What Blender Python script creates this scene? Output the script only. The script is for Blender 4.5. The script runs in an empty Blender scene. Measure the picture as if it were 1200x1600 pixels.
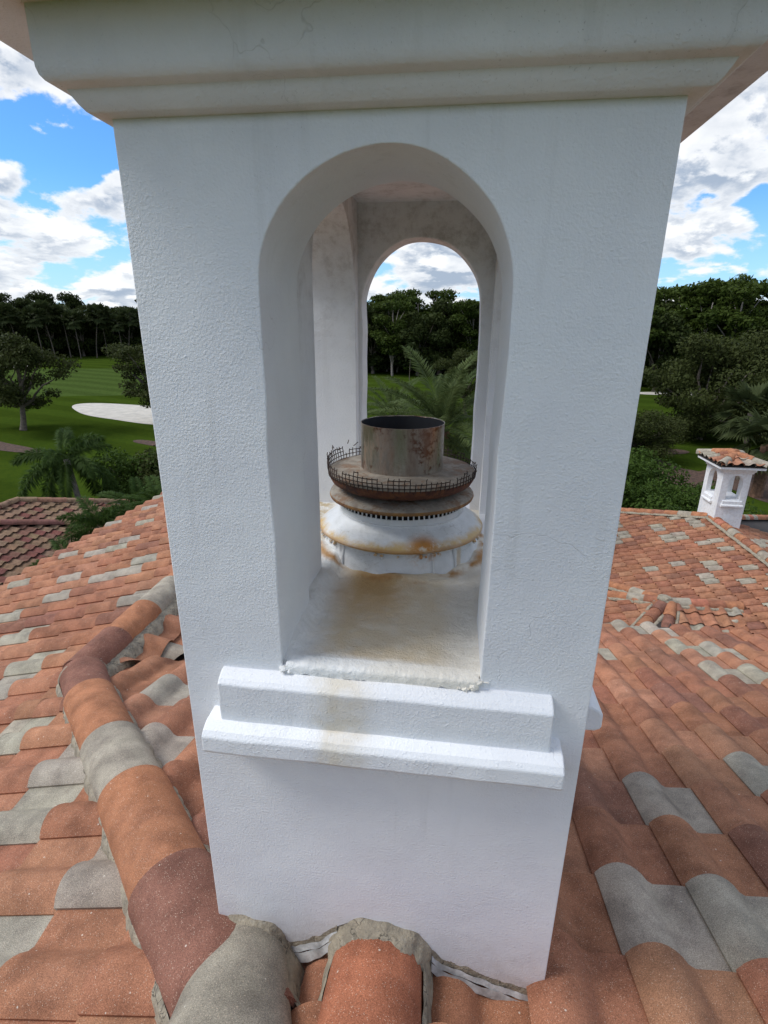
import bpy, bmesh, math, random
import numpy as np
from mathutils import Vector, Matrix, noise
from mathutils.geometry import tessellate_polygon
R = math.radians
rng = np.random.default_rng(7)
random.seed(7)
scene = bpy.context.scene
C = scene.collection

# ------------------------------------------------------------------ camera
CAM = Vector((0.5855, -0.9788, 0.5568))
YAW, PITCH, ROLL, FPX = -0.12802, 0.33427, 0.00819, 834.0      # FPX for a 1600 px high frame
def cam_axes():
    cy, sy, cp, sp = math.cos(YAW), math.sin(YAW), math.cos(PITCH), math.sin(PITCH)
    f = Vector((sy*cp, cy*cp, -sp)); r = Vector((cy, -sy, 0)); u = r.cross(f)
    cr, sr = math.cos(ROLL), math.sin(ROLL)
    return cr*r + sr*u, -sr*r + cr*u, f
cr_, cu_, cf_ = cam_axes()
cam = bpy.data.cameras.new('camera'); camo = bpy.data.objects.new('camera', cam); C.objects.link(camo)
camo.matrix_world = Matrix(((cr_.x, cu_.x, -cf_.x, CAM.x), (cr_.y, cu_.y, -cf_.y, CAM.y),
                            (cr_.z, cu_.z, -cf_.z, CAM.z), (0, 0, 0, 1)))
cam.sensor_fit = 'VERTICAL'; cam.sensor_height = 36.0; cam.lens = 36.0*FPX/1600.0
cam.clip_start = 0.02; cam.clip_end = 5000
scene.camera = camo
def project(p):
    d = Vector(p) - CAM; z = d.dot(cf_)
    if z <= 0.05: return None
    return 600 + FPX*d.dot(cr_)/z, 800 - FPX*d.dot(cu_)/z, z

# ------------------------------------------------------------------ sun, sky, exposure
SUN_DIR = Vector((-0.74, -0.15, 0.85)).normalized()
sun = bpy.data.lights.new('sun', 'SUN'); sun.energy = 2.3; sun.angle = R(24); sun.color = (1.0, 0.98, 0.945)
suno = bpy.data.objects.new('sun', sun); C.objects.link(suno)
suno.rotation_euler = (-SUN_DIR).to_track_quat('-Z', 'Y').to_euler(); suno.location = (-20, -20, 40)
scene.view_settings.view_transform = 'Standard'; scene.view_settings.look = 'None'
scene.view_settings.exposure = 0.28; scene.view_settings.gamma = 1.0
scene.view_settings.use_curve_mapping = False
world = bpy.data.worlds.new('World'); scene.world = world; world.use_nodes = True

class NT:
    """tiny node helper"""
    def __init__(s, tree): s.t = tree; s.n = tree.nodes; s.l = tree.links
    def new(s, kind, **kw):
        nd = s.n.new(kind)
        for k, v in kw.items(): setattr(nd, k, v)
        return nd
    def put(s, sock, v):
        if hasattr(v, 'is_output') or isinstance(v, bpy.types.NodeSocket): s.l.new(v, sock)
        else: sock.default_value = v
    def math(s, op, a, b=0.0, c=0.0, clamp=False):
        nd = s.new('ShaderNodeMath', operation=op); nd.use_clamp = clamp
        for i, v in enumerate((a, b, c)): s.put(nd.inputs[i], v)
        return nd.outputs[0]
    def vmath(s, op, a, b=(0, 0, 0), scale=None):
        nd = s.new('ShaderNodeVectorMath', operation=op)
        s.put(nd.inputs[0], a); s.put(nd.inputs[1], b)
        if scale is not None: s.put(nd.inputs['Scale'], scale)
        return nd.outputs['Value'] if op in ('LENGTH', 'DOT_PRODUCT', 'DISTANCE') else nd.outputs['Vector']
    def noise(s, vec, scale, detail=4, rough=0.5, dist=0.0):
        nd = s.new('ShaderNodeTexNoise'); s.put(nd.inputs['Vector'], vec)
        nd.inputs['Scale'].default_value = scale; nd.inputs['Detail'].default_value = detail
        nd.inputs['Roughness'].default_value = rough; nd.inputs['Distortion'].default_value = dist
        return nd.outputs['Fac']
    def voro(s, vec, scale, feature='F1'):
        nd = s.new('ShaderNodeTexVoronoi', feature=feature); s.put(nd.inputs['Vector'], vec)
        nd.inputs['Scale'].default_value = scale
        return nd.outputs['Distance']
    def map(s, v, a, b, c=0.0, d=1.0, smooth=True):
        nd = s.new('ShaderNodeMapRange'); nd.interpolation_type = 'SMOOTHSTEP' if smooth else 'LINEAR'
        for i, x in enumerate((v, a, b, c, d)): s.put(nd.inputs[i], x)
        return nd.outputs[0]
    def mix(s, f, a, b, mode='MIX'):
        nd = s.new('ShaderNodeMix', data_type='RGBA', blend_type=mode)
        s.put(nd.inputs['Factor'], f)
        for sock, v in ((nd.inputs['A'], a), (nd.inputs['B'], b)):
            pass
        A = [i for i in nd.inputs if i.name == 'A' and i.type == 'RGBA'][0]
        B = [i for i in nd.inputs if i.name == 'B' and i.type == 'RGBA'][0]
        s.put(A, a if not isinstance(a, tuple) or len(a) == 4 else (*a, 1)); s.put(B, b if not isinstance(b, tuple) or len(b) == 4 else (*b, 1))
        return [o for o in nd.outputs if o.type == 'RGBA'][0]
    def comb(s, x, y, z):
        nd = s.new('ShaderNodeCombineXYZ')
        for i, v in enumerate((x, y, z)): s.put(nd.inputs[i], v)
        return nd.outputs[0]
    def sep(s, v):
        nd = s.new('ShaderNodeSeparateXYZ'); s.put(nd.inputs[0], v); return nd.outputs

def build_sky():
    w = NT(world.node_tree); w.n.clear()
    out = w.new('ShaderNodeOutputWorld'); bg = w.new('ShaderNodeBackground')
    bg.inputs['Strength'].default_value = 0.115
    sky = w.new('ShaderNodeTexSky', sky_type='NISHITA'); sky.sun_disc = False
    el = math.asin(SUN_DIR.z); sky.sun_elevation = el; sky.sun_rotation = math.atan2(SUN_DIR.x, SUN_DIR.y)
    sky.air_density = 1.0; sky.dust_density = 0.3; sky.ozone_density = 3.0
    tc = w.new('ShaderNodeTexCoord'); d = tc.outputs['Generated']
    x, y, z = w.sep(d)
    zc = w.math('MAXIMUM', z, 0.0)
    # clouds lie flatter and closer together towards the horizon
    zs = w.math('POWER', w.math('ADD', zc, 0.012), 0.60)
    P = w.comb(x, y, w.math('MULTIPLY', zs, 1.70))
    def dens(vec):
        a = w.noise(vec, 6.4, 9, 0.56, 0.1)
        b = w.noise(w.vmath('ADD', vec, (13.1, 4.7, 2.0)), 1.3, 3, 0.5)
        return w.math('ADD', w.math('MULTIPLY', a, 0.86), w.math('MULTIPLY', b, 0.20))
    n0 = dens(P)
    # the same field a little higher in the sky: tells the tops of a cloud from its base
    n1 = dens(w.vmath('ADD', P, (0, 0, 0.036)))
    # openings of blue and banks of cloud at their places in the sky
    bias = 0.0
    for az, elv, sig, amt in SKY_SPOTS:
        c = (math.sin(R(az))*math.cos(R(elv)), math.cos(R(az))*math.cos(R(elv)), math.sin(R(elv)))
        dd = w.vmath('SUBTRACT', d, c); dd = w.vmath('MULTIPLY', dd, (1, 1, 1.7))
        ln = w.vmath('LENGTH', dd)
        g = w.math('EXPONENT', w.math('MULTIPLY', w.math('POWER', w.math('DIVIDE', ln, sig), 2.0), -1.0))
        bias = w.math('ADD', bias, w.math('MULTIPLY', g, amt))
    nb = w.math('ADD', n0, bias)
    fine = w.math('SUBTRACT', w.noise(P, 16.0, 8, 0.6), 0.5)
    puff = w.voro(w.vmath('ADD', P, w.vmath('SCALE', w.comb(fine, fine, fine), (0, 0, 0), 0.10)), 11.0)
    puff2 = w.voro(w.vmath('ADD', P, (3.7, 1.1, 0.0)), 26.0)
    nb = w.math('ADD', nb, w.math('MULTIPLY', fine, 0.16))
    nb = w.math('SUBTRACT', nb, w.math('MULTIPLY', w.math('SUBTRACT', puff, 0.42), 0.10))
    nb = w.math('ADD', nb, w.map(z, 0.16, 0.03, 0.0, 0.028))
    cover = w.map(nb, 0.462, 0.522)
    thick = w.map(nb, 0.490, 0.60)
    lit = w.map(w.math('SUBTRACT', n0, n1), -0.035, 0.045)
    lit = w.math('ADD', lit, w.math('MULTIPLY', fine, 1.6))
    lit = w.math('ADD', lit, w.math('MULTIPLY', w.math('SUBTRACT', 0.42, puff), 0.7))
    lit = w.math('ADD', lit, w.math('MULTIPLY', w.math('SUBTRACT', 0.40, puff2), 0.35), clamp=True)
    dark = w.math('MULTIPLY', w.math('SUBTRACT', 1.0, lit), w.math('ADD', w.math('MULTIPLY', thick, 0.85), 0.15))
    cloud = w.mix(dark, (7.5, 7.6, 7.7, 1), (3.0, 3.6, 4.5, 1))
    skyc = w.mix(1.0, sky.outputs[0], (0.56, 0.98, 1.38, 1), 'MULTIPLY')
    skyc = w.mix(w.map(z, 0.0, 0.22, 0.62, 0.0), skyc, (4.3, 6.1, 8.2, 1))
    col = w.mix(w.math('MULTIPLY', cover, 0.97), skyc, cloud)
    w.l.new(col, bg.inputs['Color']); w.l.new(bg.outputs[0], out.inputs['Surface'])
# azimuth (degrees from +Y towards +X), elevation, size, amount (negative opens blue)
SKY_SPOTS = [(-36, 14.0, 0.09, -0.20), (-34, 9.0, 0.08, 0.08), (-29, 12.0, 0.05, 0.07), (-37, 20, 0.07, 0.12),
             (20.5, 12.9, 0.045, -0.08), (23, 15.5, 0.08, 0.06), (25.2, 9.6, 0.04, -0.07), (-5, 6.5, 0.07, 0.02)]
build_sky()

# ------------------------------------------------------------------ object helpers
def link(name, me, parent=None, loc=None):
    o = bpy.data.objects.new(name, me); C.objects.link(o)
    if parent is not None: o.parent = parent
    if loc is not None: o.location = loc
    return o
def tag(o, label=None, cat=None, group=None, kind=None):
    if label: o['label'] = label
    if cat: o['category'] = cat
    if group: o['group'] = group
    if kind: o['kind'] = kind
    return o
def thing(name, label, cat, loc=(0, 0, 0), group=None):
    return tag(link(name, None, None, loc), label, cat, group)
def local(o, parent):
    """parent o (built in world coordinates) under an empty that stands at its base"""
    o.parent = parent; o.location = -Vector(parent.location); return o
def mesh_np(name, co, faces_flat, nper, mat=None, smooth=False, col=None):
    me = bpy.data.meshes.new(name)
    co = np.asarray(co, dtype=np.float32).reshape(-1, 3); f = np.asarray(faces_flat, dtype=np.int32).ravel()
    nf = len(f)//nper
    me.vertices.add(len(co)); me.vertices.foreach_set('co', co.ravel())
    me.loops.add(len(f)); me.loops.foreach_set('vertex_index', f)
    me.polygons.add(nf)
    me.polygons.foreach_set('loop_start', np.arange(0, nf*nper, nper, dtype=np.int32))
    me.polygons.foreach_set('loop_total', np.full(nf, nper, dtype=np.int32))
    if smooth: me.polygons.foreach_set('use_smooth', np.ones(nf, dtype=bool))
    me.update(calc_edges=True)
    if col is not None:
        a = me.color_attributes.new('tint', 'FLOAT_COLOR', 'POINT')
        a.data.foreach_set('color', np.asarray(col, dtype=np.float32).ravel())
    if mat: me.materials.append(mat)
    return me
def mesh_py(name, vs, fs, mat=None, smooth=False, auto=None):
    me = bpy.data.meshes.new(name); me.from_pydata([tuple(v) for v in vs], [], fs); me.update()
    if smooth: me.polygons.foreach_set('use_smooth', [True]*len(me.polygons))
    if auto is not None: me.set_sharp_from_angle(angle=R(auto))
    if mat: me.materials.append(mat)
    return me
def box_vf(x0, x1, y0, y1, z0, z1):
    v = [(x0,y0,z0),(x1,y0,z0),(x1,y1,z0),(x0,y1,z0),(x0,y0,z1),(x1,y0,z1),(x1,y1,z1),(x0,y1,z1)]
    f = [(0,3,2,1),(4,5,6,7),(0,1,5,4),(1,2,6,5),(2,3,7,6),(3,0,4,7)]
    return v, f
def bevel(o, w=0.006, seg=2, ang=30, weight=False):
    m = o.modifiers.new('bevel', 'BEVEL'); m.width = w; m.segments = seg; m.limit_method = 'ANGLE'; m.angle_limit = R(ang)
    if 'bevel_weight_edge' in o.data.attributes: m.limit_method = 'WEIGHT'
    m.harden_normals = False
    return o

# ------------------------------------------------------------------ materials
def mat_new(name):
    m = bpy.data.materials.new(name); m.use_nodes = True
    t = NT(m.node_tree); b = m.node_tree.nodes['Principled BSDF']
    return m, t, b
def bump(t, b, h, strength=0.5, dist=0.01, prev=None):
    nd = t.new('ShaderNodeBump'); nd.inputs['Strength'].default_value = strength; nd.inputs['Distance'].default_value = dist
    t.put(nd.inputs['Height'], h)
    if prev is not None: t.l.new(prev, nd.inputs['Normal'])
    t.l.new(nd.outputs[0], b.inputs['Normal'])
    return nd.outputs[0]
def pos(t): return t.new('ShaderNodeNewGeometry').outputs['Position']

def stucco(name='white_stucco', base=(0.805, 0.810, 0.810), coarse=1.0, dirt=True, stain=False):
    m, t, b = mat_new(name); p = pos(t)
    n1 = t.noise(p, 190, 3, 0.55); n2 = t.noise(p, 330, 2, 0.5); n3 = t.noise(p, 7, 3, 0.5)
    lump = t.map(t.noise(p, 125, 1, 0.5), 0.60, 0.78)
    h = t.math('ADD', t.math('MULTIPLY', n1, 0.75*coarse), t.math('MULTIPLY', n2, 0.25))
    h = t.math('ADD', h, t.math('MULTIPLY', n3, 1.3)); h = t.math('ADD', h, t.math('MULTIPLY', lump, 0.40))
    # paint drips and trowel ridges: thin short wavy lines, sparse
    v = t.vmath('MULTIPLY', p, (1.0, 1.0, 2.2))
    ridge = t.math('ABSOLUTE', t.math('SUBTRACT', t.noise(v, 11, 3, 0.55, 0.8), 0.5))
    ridge = t.math('MULTIPLY', t.map(ridge, 0.0, 0.016, 1.0, 0.0), t.math('MULTIPLY', t.map(t.noise(p, 3.7, 2), 0.58, 0.68), t.map(t.sep(p)[2], 0.3, 0.1)))
    h = t.math('ADD', h, t.math('MULTIPLY', ridge, 0.35))
    crk = t.new('ShaderNodeTexVoronoi', feature='DISTANCE_TO_EDGE'); crk.inputs['Scale'].default_value = 3.1
    t.put(crk.inputs['Vector'], t.vmath('ADD', p, t.vmath('SCALE', t.comb(t.noise(p, 9, 3), t.noise(p, 11, 3), t.noise(p, 7, 3)), (0, 0, 0), 0.16)))
    crack = t.math('MULTIPLY', t.map(crk.outputs['Distance'], 0.0, 0.0035, 1.0, 0.0), t.map(t.noise(p, 2.3, 2), 0.56, 0.60))
    h = t.math('SUBTRACT', h, t.math('MULTIPLY', crack, 0.9))
    h = t.math('ADD', h, t.math('MULTIPLY', t.math('MULTIPLY', n1, t.map(n3, 0.4, 0.62)), 0.5))
    bump(t, b, h, 0.36, 0.0050)
    col = t.mix(t.map(t.noise(p, 2.2, 4, 0.6), 0.35, 0.7), base, tuple(c*0.90 for c in base[:2]) + (base[2]*0.92,))
    v2 = t.vmath('MULTIPLY', p, (1.0, 1.0, 0.055)); run = t.math('MULTIPLY', t.map(t.noise(v2, 26, 4, 0.6), 0.54, 0.72), t.map(t.noise(p, 3.0, 3), 0.42, 0.62))
    col = t.mix(t.math('MULTIPLY', run, 0.16), col, (0.40, 0.39, 0.36))
    col = t.mix(t.math('MULTIPLY', crack, 0.30), col, (0.35, 0.34, 0.32))
    splash = t.math('MULTIPLY', t.map(t.sep(p)[2], -0.86, -1.12), t.map(t.noise(p, 16, 5, 0.65), 0.40, 0.70))
    col = t.mix(t.math('MULTIPLY', splash, 0.35), col, (0.45, 0.40, 0.35))
    if dirt:
        x, y, z = t.sep(p)
        hi = t.map(z, 0.45, 1.0)
        spots = t.math('MULTIPLY', t.map(t.noise(p, 210, 4, 0.7), 0.60, 0.74), t.map(hi, 0.0, 1.0, 0.08, 0.60))
        spots = t.math('MULTIPLY', spots, t.map(t.noise(p, 9, 4, 0.6), 0.34, 0.62))
        col = t.mix(spots, col, (0.17, 0.16, 0.15))
        veil = t.math('MULTIPLY', hi, t.map(t.noise(p, 5, 5, 0.65), 0.3, 0.75, 0.03, 0.22))
        col = t.mix(veil, col, (0.46, 0.47, 0.49))
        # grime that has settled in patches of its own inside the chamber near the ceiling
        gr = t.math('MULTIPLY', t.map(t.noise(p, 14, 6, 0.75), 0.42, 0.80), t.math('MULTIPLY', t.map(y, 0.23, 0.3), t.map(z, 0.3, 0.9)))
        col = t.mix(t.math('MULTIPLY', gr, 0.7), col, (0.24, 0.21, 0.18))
    if stain:
        x, y, z = t.sep(p)
        w_ = t.math('ADD', x, t.math('MULTIPLY', t.math('SUBTRACT', t.noise(p, 12, 3), 0.5), 0.10))
        a = t.math('MULTIPLY', t.map(w_, 0.29, 0.35), t.map(w_, 0.47, 0.38))
        a = t.math('MULTIPLY', a, t.map(t.noise(p, 30, 3), 0.25, 0.7, 0.35, 0.8))
        a = t.math('MULTIPLY', a, t.math('MULTIPLY', t.map(z, -0.42, -0.33), t.map(y, 0.0, -0.012)))
        col = t.mix(a, col, (0.62, 0.55, 0.43))
    t.l.new(col, b.inputs['Base Color']); b.inputs['Roughness'].default_value = 0.62
    return m

def tile_material(name, attr):
    m, t, b = mat_new(name); p = pos(t)
    if attr:
        a = t.new('ShaderNodeAttribute', attribute_name='tint'); base = a.outputs['Color']
    else:
        base = t.new('ShaderNodeObjectInfo').outputs['Color']
    mott = t.map(t.noise(p, 6.5, 4, 0.6), 0.3, 0.7, 0.80, 1.14)
    col = t.mix(1.0, base, t.comb(mott, mott, mott), 'MULTIPLY')
    bl = t.map(t.noise(t.vmath('ADD', p, (7, 3, 1)), 8.5, 4, 0.6), 0.42, 0.68, 0.0, 0.62)
    col = t.mix(bl, col, t.mix(1.0, col, (0.62, 0.60, 0.62, 1), 'MULTIPLY'))
    bl2 = t.map(t.noise(t.vmath('ADD', p, (1, 9, 4)), 5.0, 3, 0.5), 0.52, 0.72, 0.0, 0.30)
    col = t.mix(bl2, col, t.mix(1.0, col, (1.15, 1.18, 1.15, 1), 'MULTIPLY'))
    # darker weathered flush in drifts across neighbouring tiles
    col = t.mix(t.map(t.noise(p, 1.6, 5, 0.6), 0.50, 0.72, 0.0, 0.22), col, (0.15, 0.085, 0.062))
    g = t.map(t.noise(p, 330, 2, 0.7), 0.30, 0.72, 0.66, 1.34)
    col = t.mix(1.0, col, t.comb(g, g, g), 'MULTIPLY')
    sp = t.map(t.voro(p, 170), 0.12, 0.26, 1.0, 0.0)
    sp = t.math('MULTIPLY', sp, t.map(t.noise(p, 60, 1), 0.40, 0.55))
    col = t.mix(t.math('MULTIPLY', sp, 0.62), col, (0.66, 0.52, 0.40))
    big = t.math('MULTIPLY', t.map(t.voro(t.vmath('ADD', p, (3.3, 1.7, 0)), 23), 0.055, 0.075, 1.0, 0.0), t.map(t.noise(p, 8, 1), 0.52, 0.56))
    col = t.mix(t.math('MULTIPLY', big, 0.6), col, (0.72, 0.66, 0.56))
    t.l.new(col, b.inputs['Base Color']); b.inputs['Roughness'].default_value = 0.85; b.inputs['Specular IOR Level'].default_value = 0.15
    h = t.math('ADD', t.math('MULTIPLY', t.noise(p, 240, 3, 0.7), 0.6), t.noise(p, 30, 3))
    bump(t, b, h, 0.5, 0.003)
    return m

def plain(name, colr, rough=0.8, scale=8, var=0.2, bmp=0.0, bscale=60, metal=0.0):
    m, t, b = mat_new(name); p = pos(t)
    g = t.map(t.noise(p, scale, 5, 0.6), 0.3, 0.7, 1-var, 1+var)
    col = t.mix(1.0, colr, t.comb(g, g, g), 'MULTIPLY')
    t.l.new(col, b.inputs['Base Color']); b.inputs['Roughness'].default_value = rough; b.inputs['Metallic'].default_value = metal
    if bmp: bump(t, b, t.noise(p, bscale, 5, 0.65), bmp, 0.01)
    return m

def mortar_material():
    m, t, b = mat_new('cement_mortar'); p = pos(t)
    col = t.mix(t.map(t.noise(p, 18, 5, 0.65), 0.35, 0.68), (0.37, 0.315, 0.23), (0.215, 0.185, 0.138))
    col = t.mix(t.map(t.noise(p, 60, 3, 0.7), 0.55, 0.7, 0, 0.5), col, (0.42, 0.38, 0.31))
    cr = t.new('ShaderNodeTexVoronoi', feature='DISTANCE_TO_EDGE'); cr.inputs['Scale'].default_value = 17
    t.put(cr.inputs['Vector'], t.vmath('ADD', p, t.vmath('SCALE', t.comb(t.noise(p, 30, 3), t.noise(p, 34, 3), t.noise(p, 38, 3)), (0, 0, 0), 0.05)))
    ck = t.math('MULTIPLY', t.map(cr.outputs['Distance'], 0.0, 0.035, 1.0, 0.0), t.map(t.noise(p, 8, 2), 0.45, 0.55))
    col = t.mix(t.math('MULTIPLY', ck, 0.85), col, (0.03, 0.026, 0.02))
    t.l.new(col, b.inputs['Base Color']); b.inputs['Roughness'].default_value = 0.95
    h = t.math('ADD', t.noise(p, 35, 5, 0.7), t.math('MULTIPLY', t.noise(p, 150, 3, 0.7), 0.4))
    bump(t, b, h, 0.9, 0.012)
    return m

def leaf_material(name, c0, c1, trans=0.25):
    m, t, b = mat_new(name); p = pos(t)
    oi = t.new('ShaderNodeObjectInfo').outputs['Random']
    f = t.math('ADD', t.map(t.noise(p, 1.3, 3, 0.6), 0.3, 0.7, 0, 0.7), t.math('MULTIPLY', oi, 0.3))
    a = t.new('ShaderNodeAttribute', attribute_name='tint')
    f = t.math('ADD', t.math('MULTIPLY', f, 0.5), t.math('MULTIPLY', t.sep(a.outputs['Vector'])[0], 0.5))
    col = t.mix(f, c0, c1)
    t.l.new(col, b.inputs['Base Color']); b.inputs['Roughness'].default_value = 0.6
    b.inputs['Specular IOR Level'].default_value = 0.08
    tr = t.new('ShaderNodeBsdfTranslucent'); t.l.new(col, tr.inputs['Color'])
    mx = t.new('ShaderNodeMixShader'); mx.inputs[0].default_value = trans
    t.l.new(b.outputs[0], mx.inputs[1]); t.l.new(tr.outputs[0], mx.inputs[2])
    t.l.new(mx.outputs[0], t.n['Material Output'].inputs['Surface'])
    return m

M = {}
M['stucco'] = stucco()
M['stucco_sill'] = stucco('white_stucco_sill', coarse=0.6, dirt=False, stain=True)
M['stucco_far'] = stucco('white_stucco_plain', dirt=False)
M['tile'] = tile_material('concrete_tile', False)
M['tile_attr'] = tile_material('concrete_tile_joined', True)
M['mortar'] = mortar_material()
M['deck'] = plain('roof_underlay', (0.035, 0.028, 0.025), 0.95)
M['wall'] = plain('cream_house_wall', (0.55, 0.50, 0.42), 0.85, 3, 0.1, 0.3, 60)
M['bark'] = plain('bark', (0.11, 0.09, 0.07), 0.95, 5, 0.35)
M['palebark'] = plain('pale_bark', (0.24, 0.21, 0.18), 0.95, 5, 0.3)
M['redbark'] = plain('fibrous_palm_bark', (0.14, 0.075, 0.045), 0.95, 6, 0.4)
M['flash'] = plain('painted_flashing', (0.46, 0.46, 0.45), 0.6, 22, 0.38, 0.3, 40)

# ------------------------------------------------------------------ ground, fairways, sand
GZ = -8.95
def ground():
    m, t, b = mat_new('mown_grass'); p = pos(t)
    x, y, z = t.sep(p)
    # mowing bands run along the fairway
    u = t.math('ADD', t.math('MULTIPLY', x, 0.34), t.math('MULTIPLY', y, 0.94))
    st = t.math('SINE', t.math('MULTIPLY', t.math('ADD', u, t.math('MULTIPLY', t.noise(p, 0.03, 2), 9.0)), 1.15))
    st = t.map(st, -0.5, 0.5, 0.90, 1.10)
    # closely mown green, lighter, against the rough
    gx = t.math('DIVIDE', t.math('SUBTRACT', x, -62.0), 46.0); gy = t.math('DIVIDE', t.math('SUBTRACT', y, 93.0), 24.0)
    rr = t.math('SQRT', t.math('ADD', t.math('MULTIPLY', gx, gx), t.math('MULTIPLY', gy, gy)))
    rr = t.math('ADD', rr, t.math('MULTIPLY', t.math('SUBTRACT', t.noise(p, 0.05, 3), 0.5), 0.5))
    green = t.map(rr, 0.98, 1.02, 1.0, 0.0)
    base = t.mix(t.noise(p, 0.09, 4, 0.6), (0.030, 0.052, 0.006), (0.050, 0.074, 0.009))
    base = t.mix(green, base, (0.060, 0.090, 0.022))
    base = t.mix(t.map(t.noise(p, 2.5, 5, 0.75), 0.35, 0.7, 0, 0.5), base, (0.020, 0.042, 0.007))
    col = t.mix(1.0, base, t.comb(st, st, st), 'MULTIPLY')
    t.l.new(col, b.inputs['Base Color']); b.inputs['Roughness'].default_value = 0.9
    b.inputs['Specular IOR Level'].default_value = 0.0
    bump(t, b, t.noise(p, 9, 5, 0.7), 0.6, 0.08)
    S = 3000
    o = link('ground', mesh_py('ground', [(-S, -S, GZ), (S, -S, GZ), (S, S, GZ), (-S, S, GZ)], [(0, 1, 2, 3)], m))
    tag(o, kind='structure')
ground()
def blob(name, cx, cy, rx, ry, rot, dz, m, seed, wob=0.16, n=64):
    rnd = random.Random(seed); ph = [rnd.uniform(0, 6.28) for _ in range(5)]
    vs = [(cx, cy, GZ+dz)]
    for i in range(n):
        a = 2*math.pi*i/n; k = 1 + sum(wob/(j+1)*math.sin((j+2)*a + ph[j]) for j in range(4))
        px, py = rx*k*math.cos(a), ry*k*math.sin(a); c, s = math.cos(R(rot)), math.sin(R(rot))
        vs.append((cx + px*c - py*s, cy + px*s + py*c, GZ+dz))
    fs = [(0, i+1, (i+1) % n + 1) for i in range(n)]
    return tag(link(name, mesh_py(name, vs, fs, m)), kind='structure')
M['sand'] = plain('bunker_sand', (0.50, 0.465, 0.40), 0.95, 1.2, 0.12, 0.5, 4)
M['mulch'] = plain('bark_mulch', (0.075, 0.042, 0.028), 0.98, 6, 0.5, 0.9, 14)
blob('sand_bunker', -36.0, 56.2, 10.0, 4.6, -30, 0.02, M['sand'], 3, 0.10)
blob('sand_bunker', -106, 119.5, 11, 3.6, -35, 0.02, M['sand'], 5)
blob('sand_bunker', 36, 89.5, 9.5, 2.3, 12, 0.02, M['sand'], 6)
blob('mulch_bed', -37.5, 38.2, 5.6, 1.2, -22, 0.02, M['mulch'], 8)
blob('mulch_bed', -24.5, 40.8, 2.0, 0.9, -22, 0.02, M['mulch'], 18)
blob('mulch_bed', 15.6, 36.6, 2.6, 4.6, -10, 0.02, M['mulch'], 9)
blob('mulch_bed', 21.0, 34.5, 3.6, 4.4, 10, 0.016, M['mulch'], 10)
blob('mulch_bed', 16.5, 45.0, 3.0, 1.6, 10, 0.028, M['mulch'], 11)

# ------------------------------------------------------------------ tiles
SLOPE = math.tan(R(17.0)); CA, SA = math.cos(R(17.0)), math.sin(R(17.0))
TW = 0.30; PE = 0.32; EX = PE/CA                    # tile width, course spacing in plan, along the slope
def tile_shape(nseg=14, width=TW, HR=0.058, lift=0.026, th=0.017):
    us = []
    for i in range(nseg+1):
        u = 1.035*i/nseg; us.append(u)
    def h(u):
        if u < 0.60:
            q = u/0.60
            return 0.010 + HR*math.sin(math.pi*min(1, q*0.985+0.015))**0.72 - 0.010*q
        q = (u-0.60)/0.435
        return 0.0035 - 0.0035*math.cos(q*math.pi*1.2)
    vs, fs = [], []
    n = nseg+1
    rows = [(-0.045, 0.0), (EX, lift)]
    for (v, lf) in rows:
        for u in us: vs.append((u*width, v, h(u)+lf))
    for u in us: vs.append((u*width, EX-0.012, h(u)+lift-th))     # underside of the butt
    vs.append((0.009, -0.045, -0.006)); vs.append((0.009, EX, 0.0))
    for i in range(nseg):
        fs.append((i, n+i, n+i+1, i+1)); fs.append((n+i, 2*n+i, 2*n+i+1, n+i+1))
    fs.append((0, 3*n, 3*n+1, n))
    return vs, fs, n
TV, TF, TN = tile_shape(16)
TVf, TFf, TNf = tile_shape(9, TW, 0.066, 0.038, 0.018)
TVn, TFn, TNn = tile_shape(9, TW, 0.050, 0.060, 0.018)
tile_me = mesh_py('tile', TV, TF, M['tile'], True); tile_me.set_sharp_from_angle(angle=R(50))
tile_far_me = mesh_py('tile', TVf, TFf, M['tile'], True); tile_far_me.set_sharp_from_angle(angle=R(50))
tile_nb_me = mesh_py('tile', TVn, TFn, M['tile'], True); tile_nb_me.set_sharp_from_angle(angle=R(50))

PAL_MAIN = [((0.375, 0.172, 0.098), 5), ((0.345, 0.152, 0.087), 5), ((0.31, 0.134, 0.080), 3.5), ((0.265, 0.120, 0.078), 1.4), ((0.40, 0.192, 0.112), 3)]
GREY = (0.355, 0.312, 0.245)
PAL_NEIGH = [((0.215, 0.135, 0.082), 5), ((0.19, 0.095, 0.068), 3), ((0.17, 0.065, 0.052), 2.5), ((0.24, 0.155, 0.10), 4)]
def pick(pal, rnd):
    tot = sum(w for _, w in pal); r = rnd.random()*tot
    for c, w in pal:
        r -= w
        if r <= 0: break
    j = rnd.uniform(0.93, 1.07)
    return tuple(x*j*rnd.uniform(0.97, 1.03) for x in c)

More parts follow.
